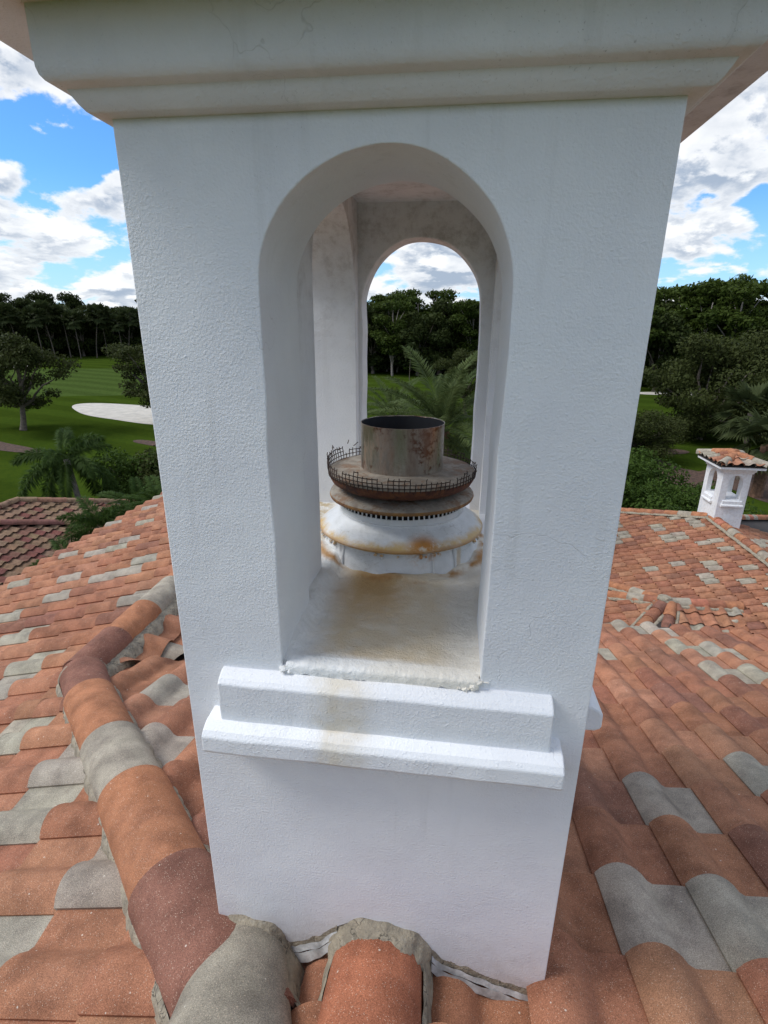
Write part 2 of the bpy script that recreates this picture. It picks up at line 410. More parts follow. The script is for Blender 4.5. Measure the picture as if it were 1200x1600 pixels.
def plane_frame(down, origin, s=SLOPE):
    """origin on the plane; down = plan direction (unit) of the fall"""
    d = Vector((down[0]*CA, down[1]*CA, -SA)); r = Vector((down[1], -down[0], 0))   # right when looking downslope
    # right-hand side when looking along 'down'
    n = r.cross(d)
    if n.z < 0: r = -r; n = r.cross(d)
    return r, d, n, Vector(origin)
def lay_tiles(fr, urange, vrange, planes, rnd, pal, grey_at=None, grey_p=0.0, tag_='', jit=1.0):
    """tiles of one plane: list of (matrix, colour, clip planes that cut it)"""
    r, d, n, o = fr; out = []
    greys = list(grey_at or [])
    for j in range(*vrange):
        runlen = 0
        for i in range(*urange):
            base = o + r*(i*TW) + d*(j*EX)
            cen = base + r*(TW/2) + d*(EX/2)
            inside = True; cut = []
            for (pp, pn) in planes:
                dd = (Vector((cen.x, cen.y, 0)) - Vector((*pp, 0))).dot(Vector((*pn, 0)))
                if dd < -0.24: inside = False; break
                if dd < 0.26: cut.append((pp, pn))
            if not inside: continue
            g = any(abs(cen.x-gx) < (TW if abs(r.x) > .5 else PE)/2 and abs(cen.y-gy) < (TW if abs(r.y) > .5 else PE)/2 for gx, gy in greys)
            if not g and grey_p:
                if runlen > 0: g = True; runlen = 0
                elif rnd.random() < grey_p: g = True; runlen = 1 if rnd.random() < 0.45 else 0
            col = pick([(GREY, 1)], rnd) if g else pick(pal, rnd)
            tw = rnd.uniform(-0.006, 0.006)*jit; tz = rnd.uniform(0, 0.004)*jit; tv = rnd.uniform(-0.004, 0.004)*jit
            rr = (r + d*tw).normalized(); dd2 = (d - r*tw).normalized()
            mt = Matrix.Identity(4)
            for k in range(3):
                mt[k][0] = rr[k]; mt[k][1] = dd2[k]; mt[k][2] = n[k]; mt[k][3] = (base + d*tv + n*tz)[k]
            out.append([mt, col, cut, cen])
    return out
def hidden_by_tower(px, py):
    return py < 1560 and px > 175+0.1341*(py-190)+12 and px < 1078-0.1652*(py-145)-12
def score(cen):
    q = project(cen)
    if q is None: return 0
    px, py, z = q
    m = 160/z
    if px < -m or px > 1200+m or py < -m or py > 1600+m: return 0
    if hidden_by_tower(px, py): return 1e-4/z
    return 1/(z*z)
def clipped(verts, faces, mt, cut, mat):
    bm = bmesh.new()
    vs = [bm.verts.new(mt @ Vector(v)) for v in verts]
    for f in faces: bm.faces.new([vs[i] for i in f])
    for pp, pn in cut:
        geom = bm.verts[:] + bm.edges[:] + bm.faces[:]
        bmesh.ops.bisect_plane(bm, geom=geom, plane_co=(pp[0], pp[1], 0), plane_no=(pn[0], pn[1], 0), clear_inner=True)
    return bm
def place_tiles(tiles, parent, limit=300, far=False):
    """the ones that show largest are objects of their own, the rest one joined part"""
    verts, faces, me = (TVn, TFn, tile_nb_me) if far == 'nb' else (TVf, TFf, tile_far_me) if far else (TV, TF, tile_me)
    order = sorted(range(len(tiles)), key=lambda k: -score(tiles[k][3]))
    single = set(order[:limit]); off = Vector(parent.location)
    V, Fq, Cc = [], [], []; rest = bmesh.new(); lay = rest.verts.layers.float_color.new('tint'); base = 0
    va = np.array(verts, dtype=np.float64)
    for k, (mt, col, cut, cen) in enumerate(tiles):
        realcut = [c for c in cut if any((Vector(((mt @ Vector(v)).x - c[0][0], (mt @ Vector(v)).y - c[0][1], 0))).dot(Vector((*c[1], 0))) < 0
                                         for v in ((0, 0, 0), (TW, 0, 0), (0, EX, 0), (TW, EX, 0)))]
        if k in single:
            if realcut:
                bm = clipped(verts, faces, mt, realcut, None)
                if not bm.faces: bm.free(); continue
                bmesh.ops.translate(bm, verts=bm.verts, vec=-off)
                m2 = bpy.data.meshes.new('tile'); bm.to_mesh(m2); bm.free()
                m2.materials.append(M['tile']); m2.polygons.foreach_set('use_smooth', [True]*len(m2.polygons)); m2.set_sharp_from_angle(angle=R(50))
                o = link('tile', m2, parent)
            else:
                o = link('tile', me, parent); m3 = mt.copy(); m3.translation = mt.translation - off; o.matrix_local = m3
            o.color = (*col, 1)
        else:
            if realcut:
                bm = clipped(verts, faces, mt, realcut, None)
                idx = {}
                for v in bm.verts:
                    nv = rest.verts.new(v.co - off); nv[lay] = (*col, 1); idx[v] = nv
                for f in bm.faces:
                    try: rest.faces.new([idx[v] for v in f.verts]).smooth = True
                    except ValueError: pass
                bm.free()
            else:
                m4 = np.array(mt); w = va @ m4[:3, :3].T + m4[:3, 3] - np.array(off)
                V.append(w); Fq.append(np.array(faces) + base); base += len(verts)
                Cc.append(np.tile((*col, 1), (len(verts), 1)))
    if V:
        m5 = mesh_np('tile', np.concatenate(V), np.concatenate(Fq), 4, M['tile_attr'], True, np.concatenate(Cc))
        rest.from_mesh(m5); bpy.data.meshes.remove(m5)
    if len(rest.verts):
        m6 = bpy.data.meshes.new('tile'); rest.to_mesh(m6); m6.materials.append(M['tile_attr'])
        m6.set_sharp_from_angle(angle=R(50))
        tag(link('tile', m6, parent), kind='stuff')
    rest.free()

def deck_poly(name, pts, fr, parent, drop=0.03, thick=0.06, mat=None):
    """a slab under the tiles; pts in plan"""
    r, d, n, o = fr; off = Vector(parent.location)
    top = []
    for x, y in pts:
        z = o.z - ((x-o.x)*n.x + (y-o.y)*n.y)/n.z - drop
        top.append(Vector((x, y, z)) - off)
    k = len(top); vs = top + [v - Vector((0, 0, thick)) for v in top]
    fs = [tuple(range(k)), tuple(range(2*k-1, k-1, -1))] + [(i, k+i, k+(i+1) % k, (i+1) % k) for i in range(k)]
    me = mesh_py(name, vs, fs, mat or M['deck'])
    bm = bmesh.new(); bm.from_mesh(me); bmesh.ops.recalc_face_normals(bm, faces=bm.faces); bm.to_mesh(me); bm.free()
    return link(name, me, parent)

# barrel cap
def cap_mesh(L, r0, r1, hgt=1.0, nseg=14, rings=2, thick=0.014, name='ridge_cap'):
    vs, fs = [], []
    def ring(x, r, ins):
        out = []
        for i in range(nseg+1):
            a = math.pi*(i/nseg)
            yy, zz = (r-ins)*math.cos(a), (r-ins)*math.sin(a)*hgt
            if ins == 0 and i in (0, nseg): zz -= 0.018
            out.append((x, yy, zz))
        return out
    n = nseg+1
    xs = [L*j/rings for j in range(rings+1)]
    for j, x in enumerate(xs): vs += ring(x, r0 + (r1-r0)*j/rings, 0)
    vs += ring(0, r0, thick); vs += ring(L, r1, thick)
    for j in range(rings):
        for i in range(nseg):
            a = j*n+i; fs.append((a, a+1, a+n+1, a+n))
    b0 = (rings+1)*n; b1 = b0+n
    for i in range(nseg):
        fs.append((i, b0+i, b0+i+1, i+1)); fs.append((rings*n+i, rings*n+i+1, b1+i+1, b1+i))
    me = mesh_py(name, vs, fs, M['tile'], True); me.set_sharp_from_angle(angle=R(45))
    return me
def put_cap(a, b, parent, col, ru=0.115, rd=0.135, over=0.05, hgt=0.92, lift=0.0, roll=0.0, nseg=14):
    """cap from a (upper end, tucked under) to b (lower end ... seen over the next)"""
    a, b = Vector(a), Vector(b); ax = (b-a).normalized(); L = (b-a).length
    me = cap_mesh(L+over, ru, rd, hgt, nseg)
    side = Vector((0, 0, 1)).cross(ax).normalized(); up = ax.cross(side)
    if roll:
        q = Matrix.Rotation(roll, 3, ax); side = q @ side; up = q @ up
    off = Vector(parent.location)
    o = link('ridge_cap', me, parent)
    p = a - off + up*lift
    o.matrix_local = Matrix(((ax.x, side.x, up.x, p.x), (ax.y, side.y, up.y, p.y), (ax.z, side.z, up.z, p.z), (0, 0, 0, 1)))
    o.color = (*col, 1); return o
def mortar_strip(pts, parent, w=0.05, h=0.05, seed=1, step=0.03, name='mortar'):
    """lumpy cement bead along a polyline (world points)"""
    pts = [Vector(p) for p in pts]; off = Vector(parent.location)
    seq = []
    for a, b in zip(pts[:-1], pts[1:]):
        n = max(1, int((b-a).length/step))
        for i in range(n): seq.append(a + (b-a)*(i/n))
    seq.append(pts[-1])
    rnd = random.Random(seed); vs, fs = [], []; K = 7
    ph = rnd.uniform(0, 50)
    for i, p in enumerate(seq):
        t = (seq[min(i+1, len(seq)-1)] - seq[max(i-1, 0)]).normalized()
        sd = Vector((0, 0, 1)).cross(t).normalized(); up = t.cross(sd)
        f = 1 + 0.45*noise.noise(Vector((i*0.35+ph, seed, 0))) + rnd.uniform(-0.08, 0.08)
        sh = 0.3*w*noise.noise(Vector((i*0.25+ph, seed, 9)))
        for k in range(K):
            a = math.pi*k/(K-1)
            q = 1 + 0.22*noise.noise(Vector((p.x*30, p.y*30, k*3.1+seed)))
            vs.append(p - off + sd*(w*f*q*math.cos(a) + sh) + up*(h*f*q*math.sin(a) - 0.012))
    for i in range(len(seq)-1):
        for k in range(K-1):
            a = i*K+k; fs.append((a, a+1, a+K+1, a+K))
    fs.append(tuple(range(K))); fs.append(tuple((len(seq)-1)*K+k for k in range(K-1, -1, -1)))
    me = mesh_py(name, vs, fs, M['mortar'], True)
    return link(name, me, parent)

OR, RB, MV, GR, TN_ = (0.40, 0.172, 0.088), (0.31, 0.128, 0.075), (0.235, 0.108, 0.076), (0.355, 0.312, 0.245), (0.36, 0.29, 0.19)
# ------------------------------------------------------------------ the house under the camera
ZB = -1.15
house = thing('house', 'near house with orange and grey S-tile hip roof, the white chimney rising through it', 'house', (0, 3, GZ))
frB = plane_frame((0, 1), (1.154, 0.45 - 2*PE, ZB - SLOPE*(0.45 - 2*PE)))
KH = -0.07
def zB(y): return ZB - SLOPE*y
PX, PY = -1.80, 1.73; PZ = zB(PY)
frL = plane_frame((-1, 0), (-0.636 + 3*PE, 0.113 - 2*TW, ZB - SLOPE*KH + SLOPE*(-0.636 + 3*PE)))
frE = plane_frame((1, 0), (PX, PY, PZ))
D2 = 1/math.sqrt(2)
BG = [(1.56, 0.96), (2.1, 1.33), (1.23, 0.36), (1.53, 0.33), (1.80, 0.35), (2.1, .3), (2.94, 3.41), (3.24, 3.45), (2.67, 2.86), (3.0, 2.86), (2.37, 4.05), (2.67, 4.05), (1.96, 3.12),
      (-1.05, 1.54), (-0.67, 1.01), (3.3, 1.9), (3.6, 1.9), (3.9, 2.9)]
LG = [(-0.528, 0.166), (-1.187, 0.808), (-1.028, 0.444), (-0.774, 0.0), (-1.771, 1.19), (-2.246, 1.653), (-3.135, 2.681), (-3.706, 3.306), (-4.563, 4.452),
      (-3.669, 4.025), (-3.062, 3.814), (-3.439, 3.536), (-2.736, 3.733), (-2.857, 4.04), (-3.779, 5.037), (-3.548, 5.124), (-4.141, 5.135), (-4.521, 5.237), (-4.669, 7.486),
      (-3.875, 6.242), (-5.0, 6.813), (-3.752, 5.365), (-2.223, 2.947), (-2.357, 2.014), (-4.2, 7.9), (-4.9, 8.3), (-3.3, 6.6)]
rnd = random.Random(11)
tilesB = lay_tiles(frB, (-10, 22), (-3, 14), [((0, KH-0.01), (D2, D2)), ((PX, PY), (D2, -D2)), ((0, 4.38), (0, -1)), ((0, -0.55), (0, 1))], rnd, PAL_MAIN, BG, 0.0)
tilesL = lay_tiles(frL, (-6, 35), (-3, 18), [((PX-0.0, 0), (-1, 0)), ((-5.16, 0), (1, 0)), ((0, -1.1), (0, 1))], rnd, PAL_MAIN, LG, 0.0)
tilesL2 = lay_tiles(frL, (-6, 35), (-3, 18), [((0, KH), (-D2, -D2)), ((PX, 0), (1, 0)), ((0, -1.1), (0, 1))], rnd, PAL_MAIN, LG, 0.0)
tilesE = lay_tiles(frE, (-30, 1), (0, 9), [((PX, 0), (1, 0)), ((PX, PY), (-D2, D2)), ((0.9, 0), (-1, 0)), ((0, 9), (0, -1))], rnd, PAL_MAIN, None, 0.08)
for q in tilesB:
    if -0.3 < q[3].y < 0.2 and 0.05 < q[3].x < 0.98: q[0].translation -= Vector((0, 0, 0.032))
place_tiles(tilesB + tilesL + tilesL2 + tilesE, house, 300)
deck_poly('roof_deck', [(-0.4+KH, 0.4), (0.5+KH, -0.5), (0.5, -0.6), (7.5, -0.6), (7.5, 4.3), (0.8, 4.3), (PX, PY)], frB, house)
deck_poly('roof_deck', [(PX, PY), (1.03+KH, -1.1+0.0), (-5.05, -1.1), (-5.05, 10.5), (PX, 10.5)], frL, house)
deck_poly('roof_deck', [(PX, PY), (PX, 10.5), (0.9, 10.5), (0.9, 4.4)], frE, house)
# house walls under the eaves
v, f = box_vf(-4.75, 7.0, -1.0, 4.0, 0, 5.9); link('wall', mesh_py('wall', [(a, b-3, c) for a, b, c in v], f, M['wall']), house)
v, f = box_vf(-4.75, 0.6, 4.0, 10.2, 0, 5.9); link('wall', mesh_py('wall', [(a, b-3, c) for a, b, c in v], f, M['wall']), house)

# hip caps running down from the chimney foot, then the level ridge that turns away
hip = [((0.015, -0.085), MV), ((-0.215, 0.135), OR), ((-0.635, 0.565), GR), ((-0.975, 0.905), OR), ((-1.44, 1.37), MV), ((-1.74, 1.70), None)]
def hz(x, y): return zB(y) + 0.036
for k in range(len(hip)-1):
    (x0, y0), c = hip[k]; (x1, y1), _ = hip[k+1]
    a = Vector((x0, y0, hz(x0, y0))); b = Vector((x1, y1, hz(x1, y1)))
    if k == 0: a = a + (a-b)*0.75 - Vector((0, 0, 0.02))
    put_cap(a, b, house, c, 0.128, 0.138, 0.03, 0.86, lift=0.0 + 0.002*k, nseg=18)
rg = [((-1.80, 1.72), MV), ((-1.80, 2.13), MV), ((-1.80, 2.54), OR), ((-1.81, 2.98), GR)]
ys = [1.74, 2.12, 2.53, 2.97, 3.4, 3.83, 4.26, 4.7, 5.1, 5.5, 5.9, 6.3]
cs = [MV, OR, GR, OR, RB, OR, MV, GR, OR, RB, OR]
for k in range(len(ys)-1):
    put_cap((PX, ys[k], PZ+0.036), (PX, ys[k+1], PZ+0.036), house, cs[k], 0.125, 0.133, 0.03, 0.86)
def offs(p, d, s, dz=0.0):
    return (p[0] + d[0]*s, p[1] + d[1]*s, p[2] + dz)
dn = Vector((-1, 1, -SLOPE)).normalized()
h0 = Vector((0.11, -0.185, zB(-0.185))); h1 = Vector((-1.76, 1.70, zB(1.70)))
def skirt(p0, p1, sd, r, parent, seed, top=0.045, out=0.014, bottom=-0.05, w=1.0):
    p0, p1 = Vector(p0), Vector(p1); sd = Vector((*sd, 0)); n = max(8, int((p1-p0).length/0.02)); V, Fc = [], []
    for i in range(n+1):
        p = p0.lerp(p1, i/n); s_ = i*0.02
        a = 0.010*noise.noise(Vector((s_*11, seed, 0))) + 0.006*noise.noise(Vector((s_*35, seed, 4)))
        for (o_, z_) in ((-0.006, top + a*0.9), (out*0.55*w + a, top-0.012 + a*0.5), (out*w + a*1.6, 0.012), (out*1.9*w + a*1.2, bottom)):
            V.append(tuple(p + sd*(r+o_) + Vector((0, 0, z_ + 0.004*noise.noise(Vector((s_*50, z_*60, seed)))))  - Vector(parent.location)))
    for i in range(n):
        for k in range(3): q = i*4+k; Fc.append((q, q+1, q+5, q+4))
    return link('mortar', mesh_py('mortar', V, Fc, M['mortar'], True), parent)
hA, hB_ = h0 + (h0-h1)*0.08, h1
skirt(hA, hB_, (-D2, -D2), 0.134, house, 2)
skirt(hA, hB_, (D2, D2), 0.134, house, 5)
skirt((PX, PY+0.05, PZ), (PX, 6.3, PZ), (1, 0), 0.132, house, 7, out=0.05, bottom=-0.10)
skirt((PX, PY+0.05, PZ), (PX, 6.3, PZ), (-1, 0), 0.130, house, 8)
# cement collar round the lower end of the last hip cap
arc = []
for i in range(11):
    a = math.pi*i/10; sd = Vector((D2, D2, 0))
    arc.append(Vector((-1.75, 1.71, zB(1.71)+0.03)) + sd*(0.148*math.cos(a)) + Vector((0, 0, 0.13*math.sin(a))))
mortar_strip(arc, house, 0.012, 0.014, 13)

# ------------------------------------------------------------------ roof of the lower wing, far right
ZR, XR = -4.9, 8.5
wing = thing('house_wing', 'lower house wing at right with a broad hip roof of orange and pale grey tiles', 'house', (6, 13, GZ))
frF = plane_frame((-1, 0), (XR, 8.1, ZR))
frW = plane_frame((1, 0), (XR, 8.1, ZR))
rnd = random.Random(5)
PALW = [(tuple(c*0.85 for c in a), w) for a, w in PAL_MAIN]
tF = lay_tiles(frF, (-3, 44), (0, 23), [((XR, 0), (-1, 0)), ((8.45, 15.55), (-D2, -D2))], rnd, PAL_MAIN, None, 0.13)
tW = lay_tiles(frW, (-26, 6), (0, 12), [((XR, 0), (1, 0)), ((XR, 15.5), (D2, -D2))], rnd, PALW, None, 0.08)
place_tiles(tF + tW, wing, 300, True)
deck_poly('roof_deck', [(XR, 6.5), (XR, 15.5), (1.3, 22.7), (1.3, 6.5)], frF, wing)
deck_poly('roof_deck', [(XR, 15.5), (XR, 6.5), (13, 6.5), (13, 20)], frW, wing)
frX = plane_frame((0, 1), (XR, 15.5, ZR)); deck_poly('roof_deck', [(XR, 15.5), (13, 20), (13, 22.7), (1.3, 22.7)], frX, wing)
v, f = box_vf(1.8, 12.6, 7.0, 22.2, GZ, -7.15); link('wall', mesh_py('wall', [(a-6, b-13, c-GZ) for a, b, c in v], f, M['wall']), wing)
def cap_run(p0, p1, n, parent, cols, ru=0.12, rd=0.14, seed=0, m=True, nseg=9):
    p0, p1 = Vector(p0), Vector(p1); r_ = random.Random(seed)
    for k in range(n):
        a = p0 + (p1-p0)*(k/n); b = p0 + (p1-p0)*((k+1)/n)
        put_cap(a, b, parent, pick(cols, r_) if isinstance(cols[0][0], tuple) else cols[k % len(cols)], ru, rd, 0.04, 0.9, nseg=nseg)
    if m:
        t = (p1-p0).normalized(); sd = Vector((0, 0, 1)).cross(t).normalized()
        for q in (-1, 1): mortar_strip([p0 + sd*q*0.165 - Vector((0, 0, 0.015)), p1 + sd*q*0.165 - Vector((0, 0, 0.015))], parent, 0.045, 0.05, seed*3+q+2, 0.08)
PAL_CAP = [(OR, 6), (RB, 2), ((0.42, 0.15, 0.10), 3), (GR, 1.6)]
cap_run((XR, 15.45, ZR+0.08), (XR, 7.0, ZR+0.08), 21, wing, [OR, (0.43, .16, .10), OR, GR, OR, RB, OR, GR, OR, RB, OR, OR, GR], seed=3)
cap_run((8.45, 15.55, ZR+.06), (3.6, 20.4, ZR+.06-SLOPE*4.85), 17, wing, [OR, GR, OR, RB, OR, OR, OR, RB, OR, GR, OR], seed=4)
cap_run((8.6, 15.6, ZR), (12.6, 19.6, ZR-SLOPE*4.0), 14, wing, PAL_CAP, seed=5, m=False)

# small raised hip that meets the wing roof
saddle = thing('dormer_roof', 'small raised hip with mortared orange caps in the valley of the right wing roof', 'roof', (5.5, 10.3, -6.2))
AP = Vector((5.5, 10.42, -5.24))
rnd = random.Random(21)
frG = plane_frame((0, -1), (7.3, 10.42, -5.24)); frH = plane_frame((-1, 0), (5.55, 8.2, -5.24))
tG = lay_tiles(frG, (0, 9), (0, 4), [((5.5, 10.42), (0.97, -0.25)), ((7.0, 10.3), (-D2, -D2*0.9))], rnd, PAL_MAIN, [(6.1, 9.6), (6.4, 9.6), (6.85, 10.2), (6.0, 9.3), (6.3, 9.3)], 0.0)
tH = lay_tiles(frH, (0, 14), (0, 6), [((5.5, 10.42), (-0.62, 0.72)), ((5.5, 10.42), (-0.58, -0.81))], rnd, PAL_MAIN, [(4.2, 9.9), (5.0, 9.8)], 0.0)
place_tiles(tG + tH, saddle, 300, True)
deck_poly('roof_deck', [(5.5, 10.42), (7.0, 10.42), (6.0, 9.1), (5.2, 9.1)], frG, saddle, thick=0.3)
deck_poly('roof_deck', [(5.5, 10.42), (5.3, 9.3), (4.4, 8.6), (3.9, 8.6), (3.9, 11.5)], frH, saddle, thick=0.3)
cap_run(AP + Vector((0.1, 0, 0)), (7.05, 10.42, -5.24), 4, saddle, [GR, (0.43, .16, .10), RB, OR], seed=6)
cap_run(AP, (4.0, 11.50, -5.66), 5, saddle, [RB, GR, OR, OR], seed=7)
cap_run(AP + Vector((-0.05, 0.1, 0)), (4.2, 12.9, -5.90), 7, saddle, [OR, GR, OR, OR], seed=8)
cap_run(AP + Vector((-0.05, -0.05, 0)), (4.3, 9.0, -5.57), 5, saddle, [MV, RB, OR, RB, OR], seed=9)
cap_run(AP + Vector((0.1, -0.1, 0)), (5.1, 9.2, -5.58), 3, saddle, [OR, MV, OR], seed=10)
bm = bmesh.new(); bmesh.ops.create_icosphere(bm, subdivisions=3, radius=0.16)
for v_ in bm.verts:
    v_.co *= 1 + 0.35*noise.noise(v_.co*9); v_.co.z *= 0.55; v_.co += AP + Vector((0, 0, 0.07)) - Vector(saddle.location)
me = bpy.data.meshes.new('mortar'); bm.to_mesh(me); bm.free(); me.materials.append(M['mortar']); link('mortar', me, saddle)

# ------------------------------------------------------------------ neighbour's roof, lower left
nb = thing('neighbour_house', 'low neighbouring house at far left with a darker brown and tan tile roof', 'house', (-13, 13, GZ))
frN = plane_frame((1, 0), (-14.38, 15.6, -6 - SLOPE*(-14.38+12.39)))
def zN(x): return -6 - SLOPE*(x+12.39)
rnd = random.Random(9)
tN1 = lay_tiles(frN, (-2, 32), (0, 20), [((-14.38, 0), (1, 0)), ((-12.48, 14.45), (D2, -D2)), ((-8.2, 0), (-1, 0)), ((0, 6.5), (0, 1))], rnd, PAL_NEIGH)
tN2 = lay_tiles(frN, (-14, 8), (0, 20), [((-14.38, 0), (1, 0)), ((-14.30, 15.0), (D2, -D2)), ((-12.52, 14.49), (-D2, D2)), ((-8.2, 0), (-1, 0))], rnd, PAL_NEIGH)
for q in tN2: q[0].translation += Vector((0, 0, 0.05))
place_tiles(tN1 + tN2, nb, 300, 'nb')
deck_poly('roof_deck', [(-14.4, 15.0), (-14.4, 6), (-8.2, 6), (-8.2, 21.1)], frN, nb)
frN3 = plane_frame((-1, 0), (-14.38, 10, zN(-14.38))); deck_poly('roof_deck', [(-14.4, 15), (-18, 18.6), (-18, 6), (-14.4, 6)], frN3, nb)
frN4 = plane_frame((0, 1), (-14.38, 15, zN(-14.38))); deck_poly('roof_deck', [(-14.4, 15), (-8.3, 21.1), (-18, 21.1), (-18, 18.6)], frN4, nb)
v, f = box_vf(-17.6, -8.7, 7.0, 20.2, GZ, -7.3); link('wall', mesh_py('wall', [(a+13, b-13, c-GZ) for a, b, c in v], f, M['wall']), nb)
ncap = [((0.29, 0.19, 0.12), 4), ((0.22, 0.10, 0.08), 3), ((0.32, 0.17, 0.11), 3)]
cap_run((-14.38, 15.0, zN(-14.38)+0.13), (-14.38, 8.0, zN(-14.38)+0.13), 17, nb, ncap, seed=31, m=False)
cap_run((-14.33, 15.0, zN(-14.33)+0.13), (-9.0, 20.4, zN(-9.0)+0.13), 17, nb, ncap, seed=32, m=False)
cap_run((-14.3, 12.7, zN(-14.3)+0.13), (-9.4, 17.55, zN(-9.4)+0.13), 16, nb, ncap, seed=33, m=False)

# ------------------------------------------------------------------ chimney towers
def arch(cx, half, z0, zs, n=36, wob=0.0, seed=0, k=1.0):
    """closed path of an arched opening: bottom-left, up, over, down"""
    rnd_ = random.Random(seed); p = []
    nv = 8
    for i in range(nv): p.append((cx-half, z0 + (zs-z0)*i/nv))
    for i in range(n+1):
        a = math.pi*(1 - i/n); p.append((cx + half*math.cos(a), zs + half*k*math.sin(a)))
    for i in range(nv-1, -1, -1): p.append((cx+half, z0 + (zs-z0)*i/nv))
    if wob:
        q = []
        for (a, b) in p:
            q.append((a + wob*noise.noise(Vector((a*8+seed, b*8, 1.3))), b + wob*noise.noise(Vector((a*8, b*8+seed, 7.7)))))
        p = q
    return p
def wall_mesh(name, outer, holes, t0, t1, axis, mat):
    """outline in (u,z) extruded from t0 to t1 across; axis 'y': u=x, 'x': u=y"""
    loops = [outer] + holes
    flat = [p for lp in loops for p in lp]; n = len(flat)
    bt = bmesh.new(); bv = [bt.verts.new((a, b, 0)) for a, b in flat]; b0 = 0
    for lp in loops:
        for i in range(len(lp)): bt.edges.new((bv[b0+i], bv[b0+(i+1) % len(lp)]))
        b0 += len(lp)
    bt.verts.index_update()
    bmesh.ops.triangle_fill(bt, use_beauty=True, use_dissolve=False, edges=bt.edges[:])
    bt.verts.index_update()
    tri = [[v.index for v in f.verts] for f in bt.faces]; assert len(bt.verts) == n; bt.free()
    mk = (lambda u, z, t: (u, t, z)) if axis == 'y' else (lambda u, z, t: (t, u, z))
    vs = [mk(u, z, t0) for u, z in flat] + [mk(u, z, t1) for u, z in flat]
    fs = [tuple(t) for t in tri] + [tuple(i+n for i in reversed(t)) for t in tri]
    b = 0
    for lp in loops:
        k = len(lp)
        for i in range(k): fs.append((b+i, b+(i+1) % k, n+b+(i+1) % k, n+b+i))
        b += k
    me = mesh_py(name, vs, fs, mat)
    bm = bmesh.new(); bm.from_mesh(me); bmesh.ops.recalc_face_normals(bm, faces=bm.faces)
    lay = bm.edges.layers.float.new('bevel_weight_edge'); nxt = {}
    b = 0
    for lp in loops:
        for i in range(len(lp)): nxt[frozenset((b+i, b+(i+1) % len(lp)))] = 1; nxt[frozenset((n+b+i, n+b+(i+1) % len(lp)))] = 1
        b += len(lp)
    for e in bm.edges:
        if frozenset((e.verts[0].index, e.verts[1].index)) in nxt: e[lay] = 1.0
    bm.to_mesh(me); bm.free()
    return me
def rings_mesh(name, profile, x0, x1, y0, y1, mat, close=True, subdiv=1):
    """a moulding: profile (out, z) mitred round a rectangle"""
    vs, fs = [], []
    for (p, z) in profile:
        vs += [(x0-p, y0-p, z), (x1+p, y0-p, z), (x1+p, y1+p, z), (x0-p, y1+p, z)]
    for j in range(len(profile)-1):
        for i in range(4):
            a = j*4+i; b = j*4+(i+1) % 4; fs.append((a, b, b+4, a+4))
    return mesh_py(name, vs, fs, mat)

TWR = dict(W=0.9, D=1.22)
tower = thing('chimney_tower', 'large white stucco chimney tower in the foreground with arched openings and a moulded cornice', 'chimney', (0.45, 0.6, -1.3))
W, D = 0.9, 1.22
ZT = 0.878
bot = [(0.0, -1.022), (0.06, -1.046), (0.11, -1.072), (0.159, -1.102), (0.23, -1.072), (0.291, -1.042), (0.315, -1.012), (0.345, -0.985), (0.39, -0.955), (0.434, -0.945), (0.48, -0.948),
       (0.52, -0.962), (0.555, -0.985), (0.59, -1.022), (0.626, -1.058), (0.72, -1.090), (0.80, -1.116), (0.9, -1.142)]
outer = bot + [(W, ZT+0.1), (0, ZT+0.1)]
hole = arch(0.4520, 0.2180, -0.16, 0.622, 44, 0.005, 3, 0.955)
o = link('front_wall', wall_mesh('front_wall', outer, [hole], 0.0, 0.239, 'y', M['stucco']), None); local(o, tower); bevel(o, 0.005, 3)
hole = arch(0.447, 0.217, -0.14, 0.635, 44, 0.006, 9)
o = link('rear_wall', wall_mesh('rear_wall', [(0, -1.6), (W, -1.6), (W, ZT+0.1), (0, ZT+0.1)], [hole], 1.105, 1.22, 'y', M['stucco']), None); local(o, tower); bevel(o, 0.005, 3)
for nm, a, b, sd in (('side_wall', 0.001, 0.215, 5), ('side_wall', 0.705, 0.899, 6)):
    hole = arch(0.745, 0.299, -0.14, 0.635, 44, 0.007, sd)
    o = link(nm, wall_mesh(nm, [(0.2385, -1.5), (1.1055, -1.5), (1.1055, ZT+0.1), (0.2385, ZT+0.1)], [hole], a, b, 'x', M['stucco']), None); local(o, tower); bevel(o, 0.010, 3)
# ceiling of the chamber and flat slab above the cornice
v, f = box_vf(0.16, 0.74, 0.2, 1.15, 0.965, 0.999); o = link('ceiling', mesh_py('ceiling', v, f, M['stucco'])); local(o, tower)
# cornice
prof = [(-0.01, 0.877), (0.022, 0.878), (0.026, 0.880), (0.033, 0.888), (0.039, 0.897), (0.042, 0.903), (0.043, 0.905), (0.058, 0.9075), (0.063, 0.910), (0.068, 0.916), (0.0705, 0.925), (0.071, 0.94), (0.071, 1.006)]
m_ = rings_mesh('cornice', prof, 0, W, 0, D, M['stucco']); m_.polygons.foreach_set('use_smooth', [True]*len(m_.polygons)); m_.set_sharp_from_angle(angle=R(30))
o = link('cornice', m_); local(o, tower)
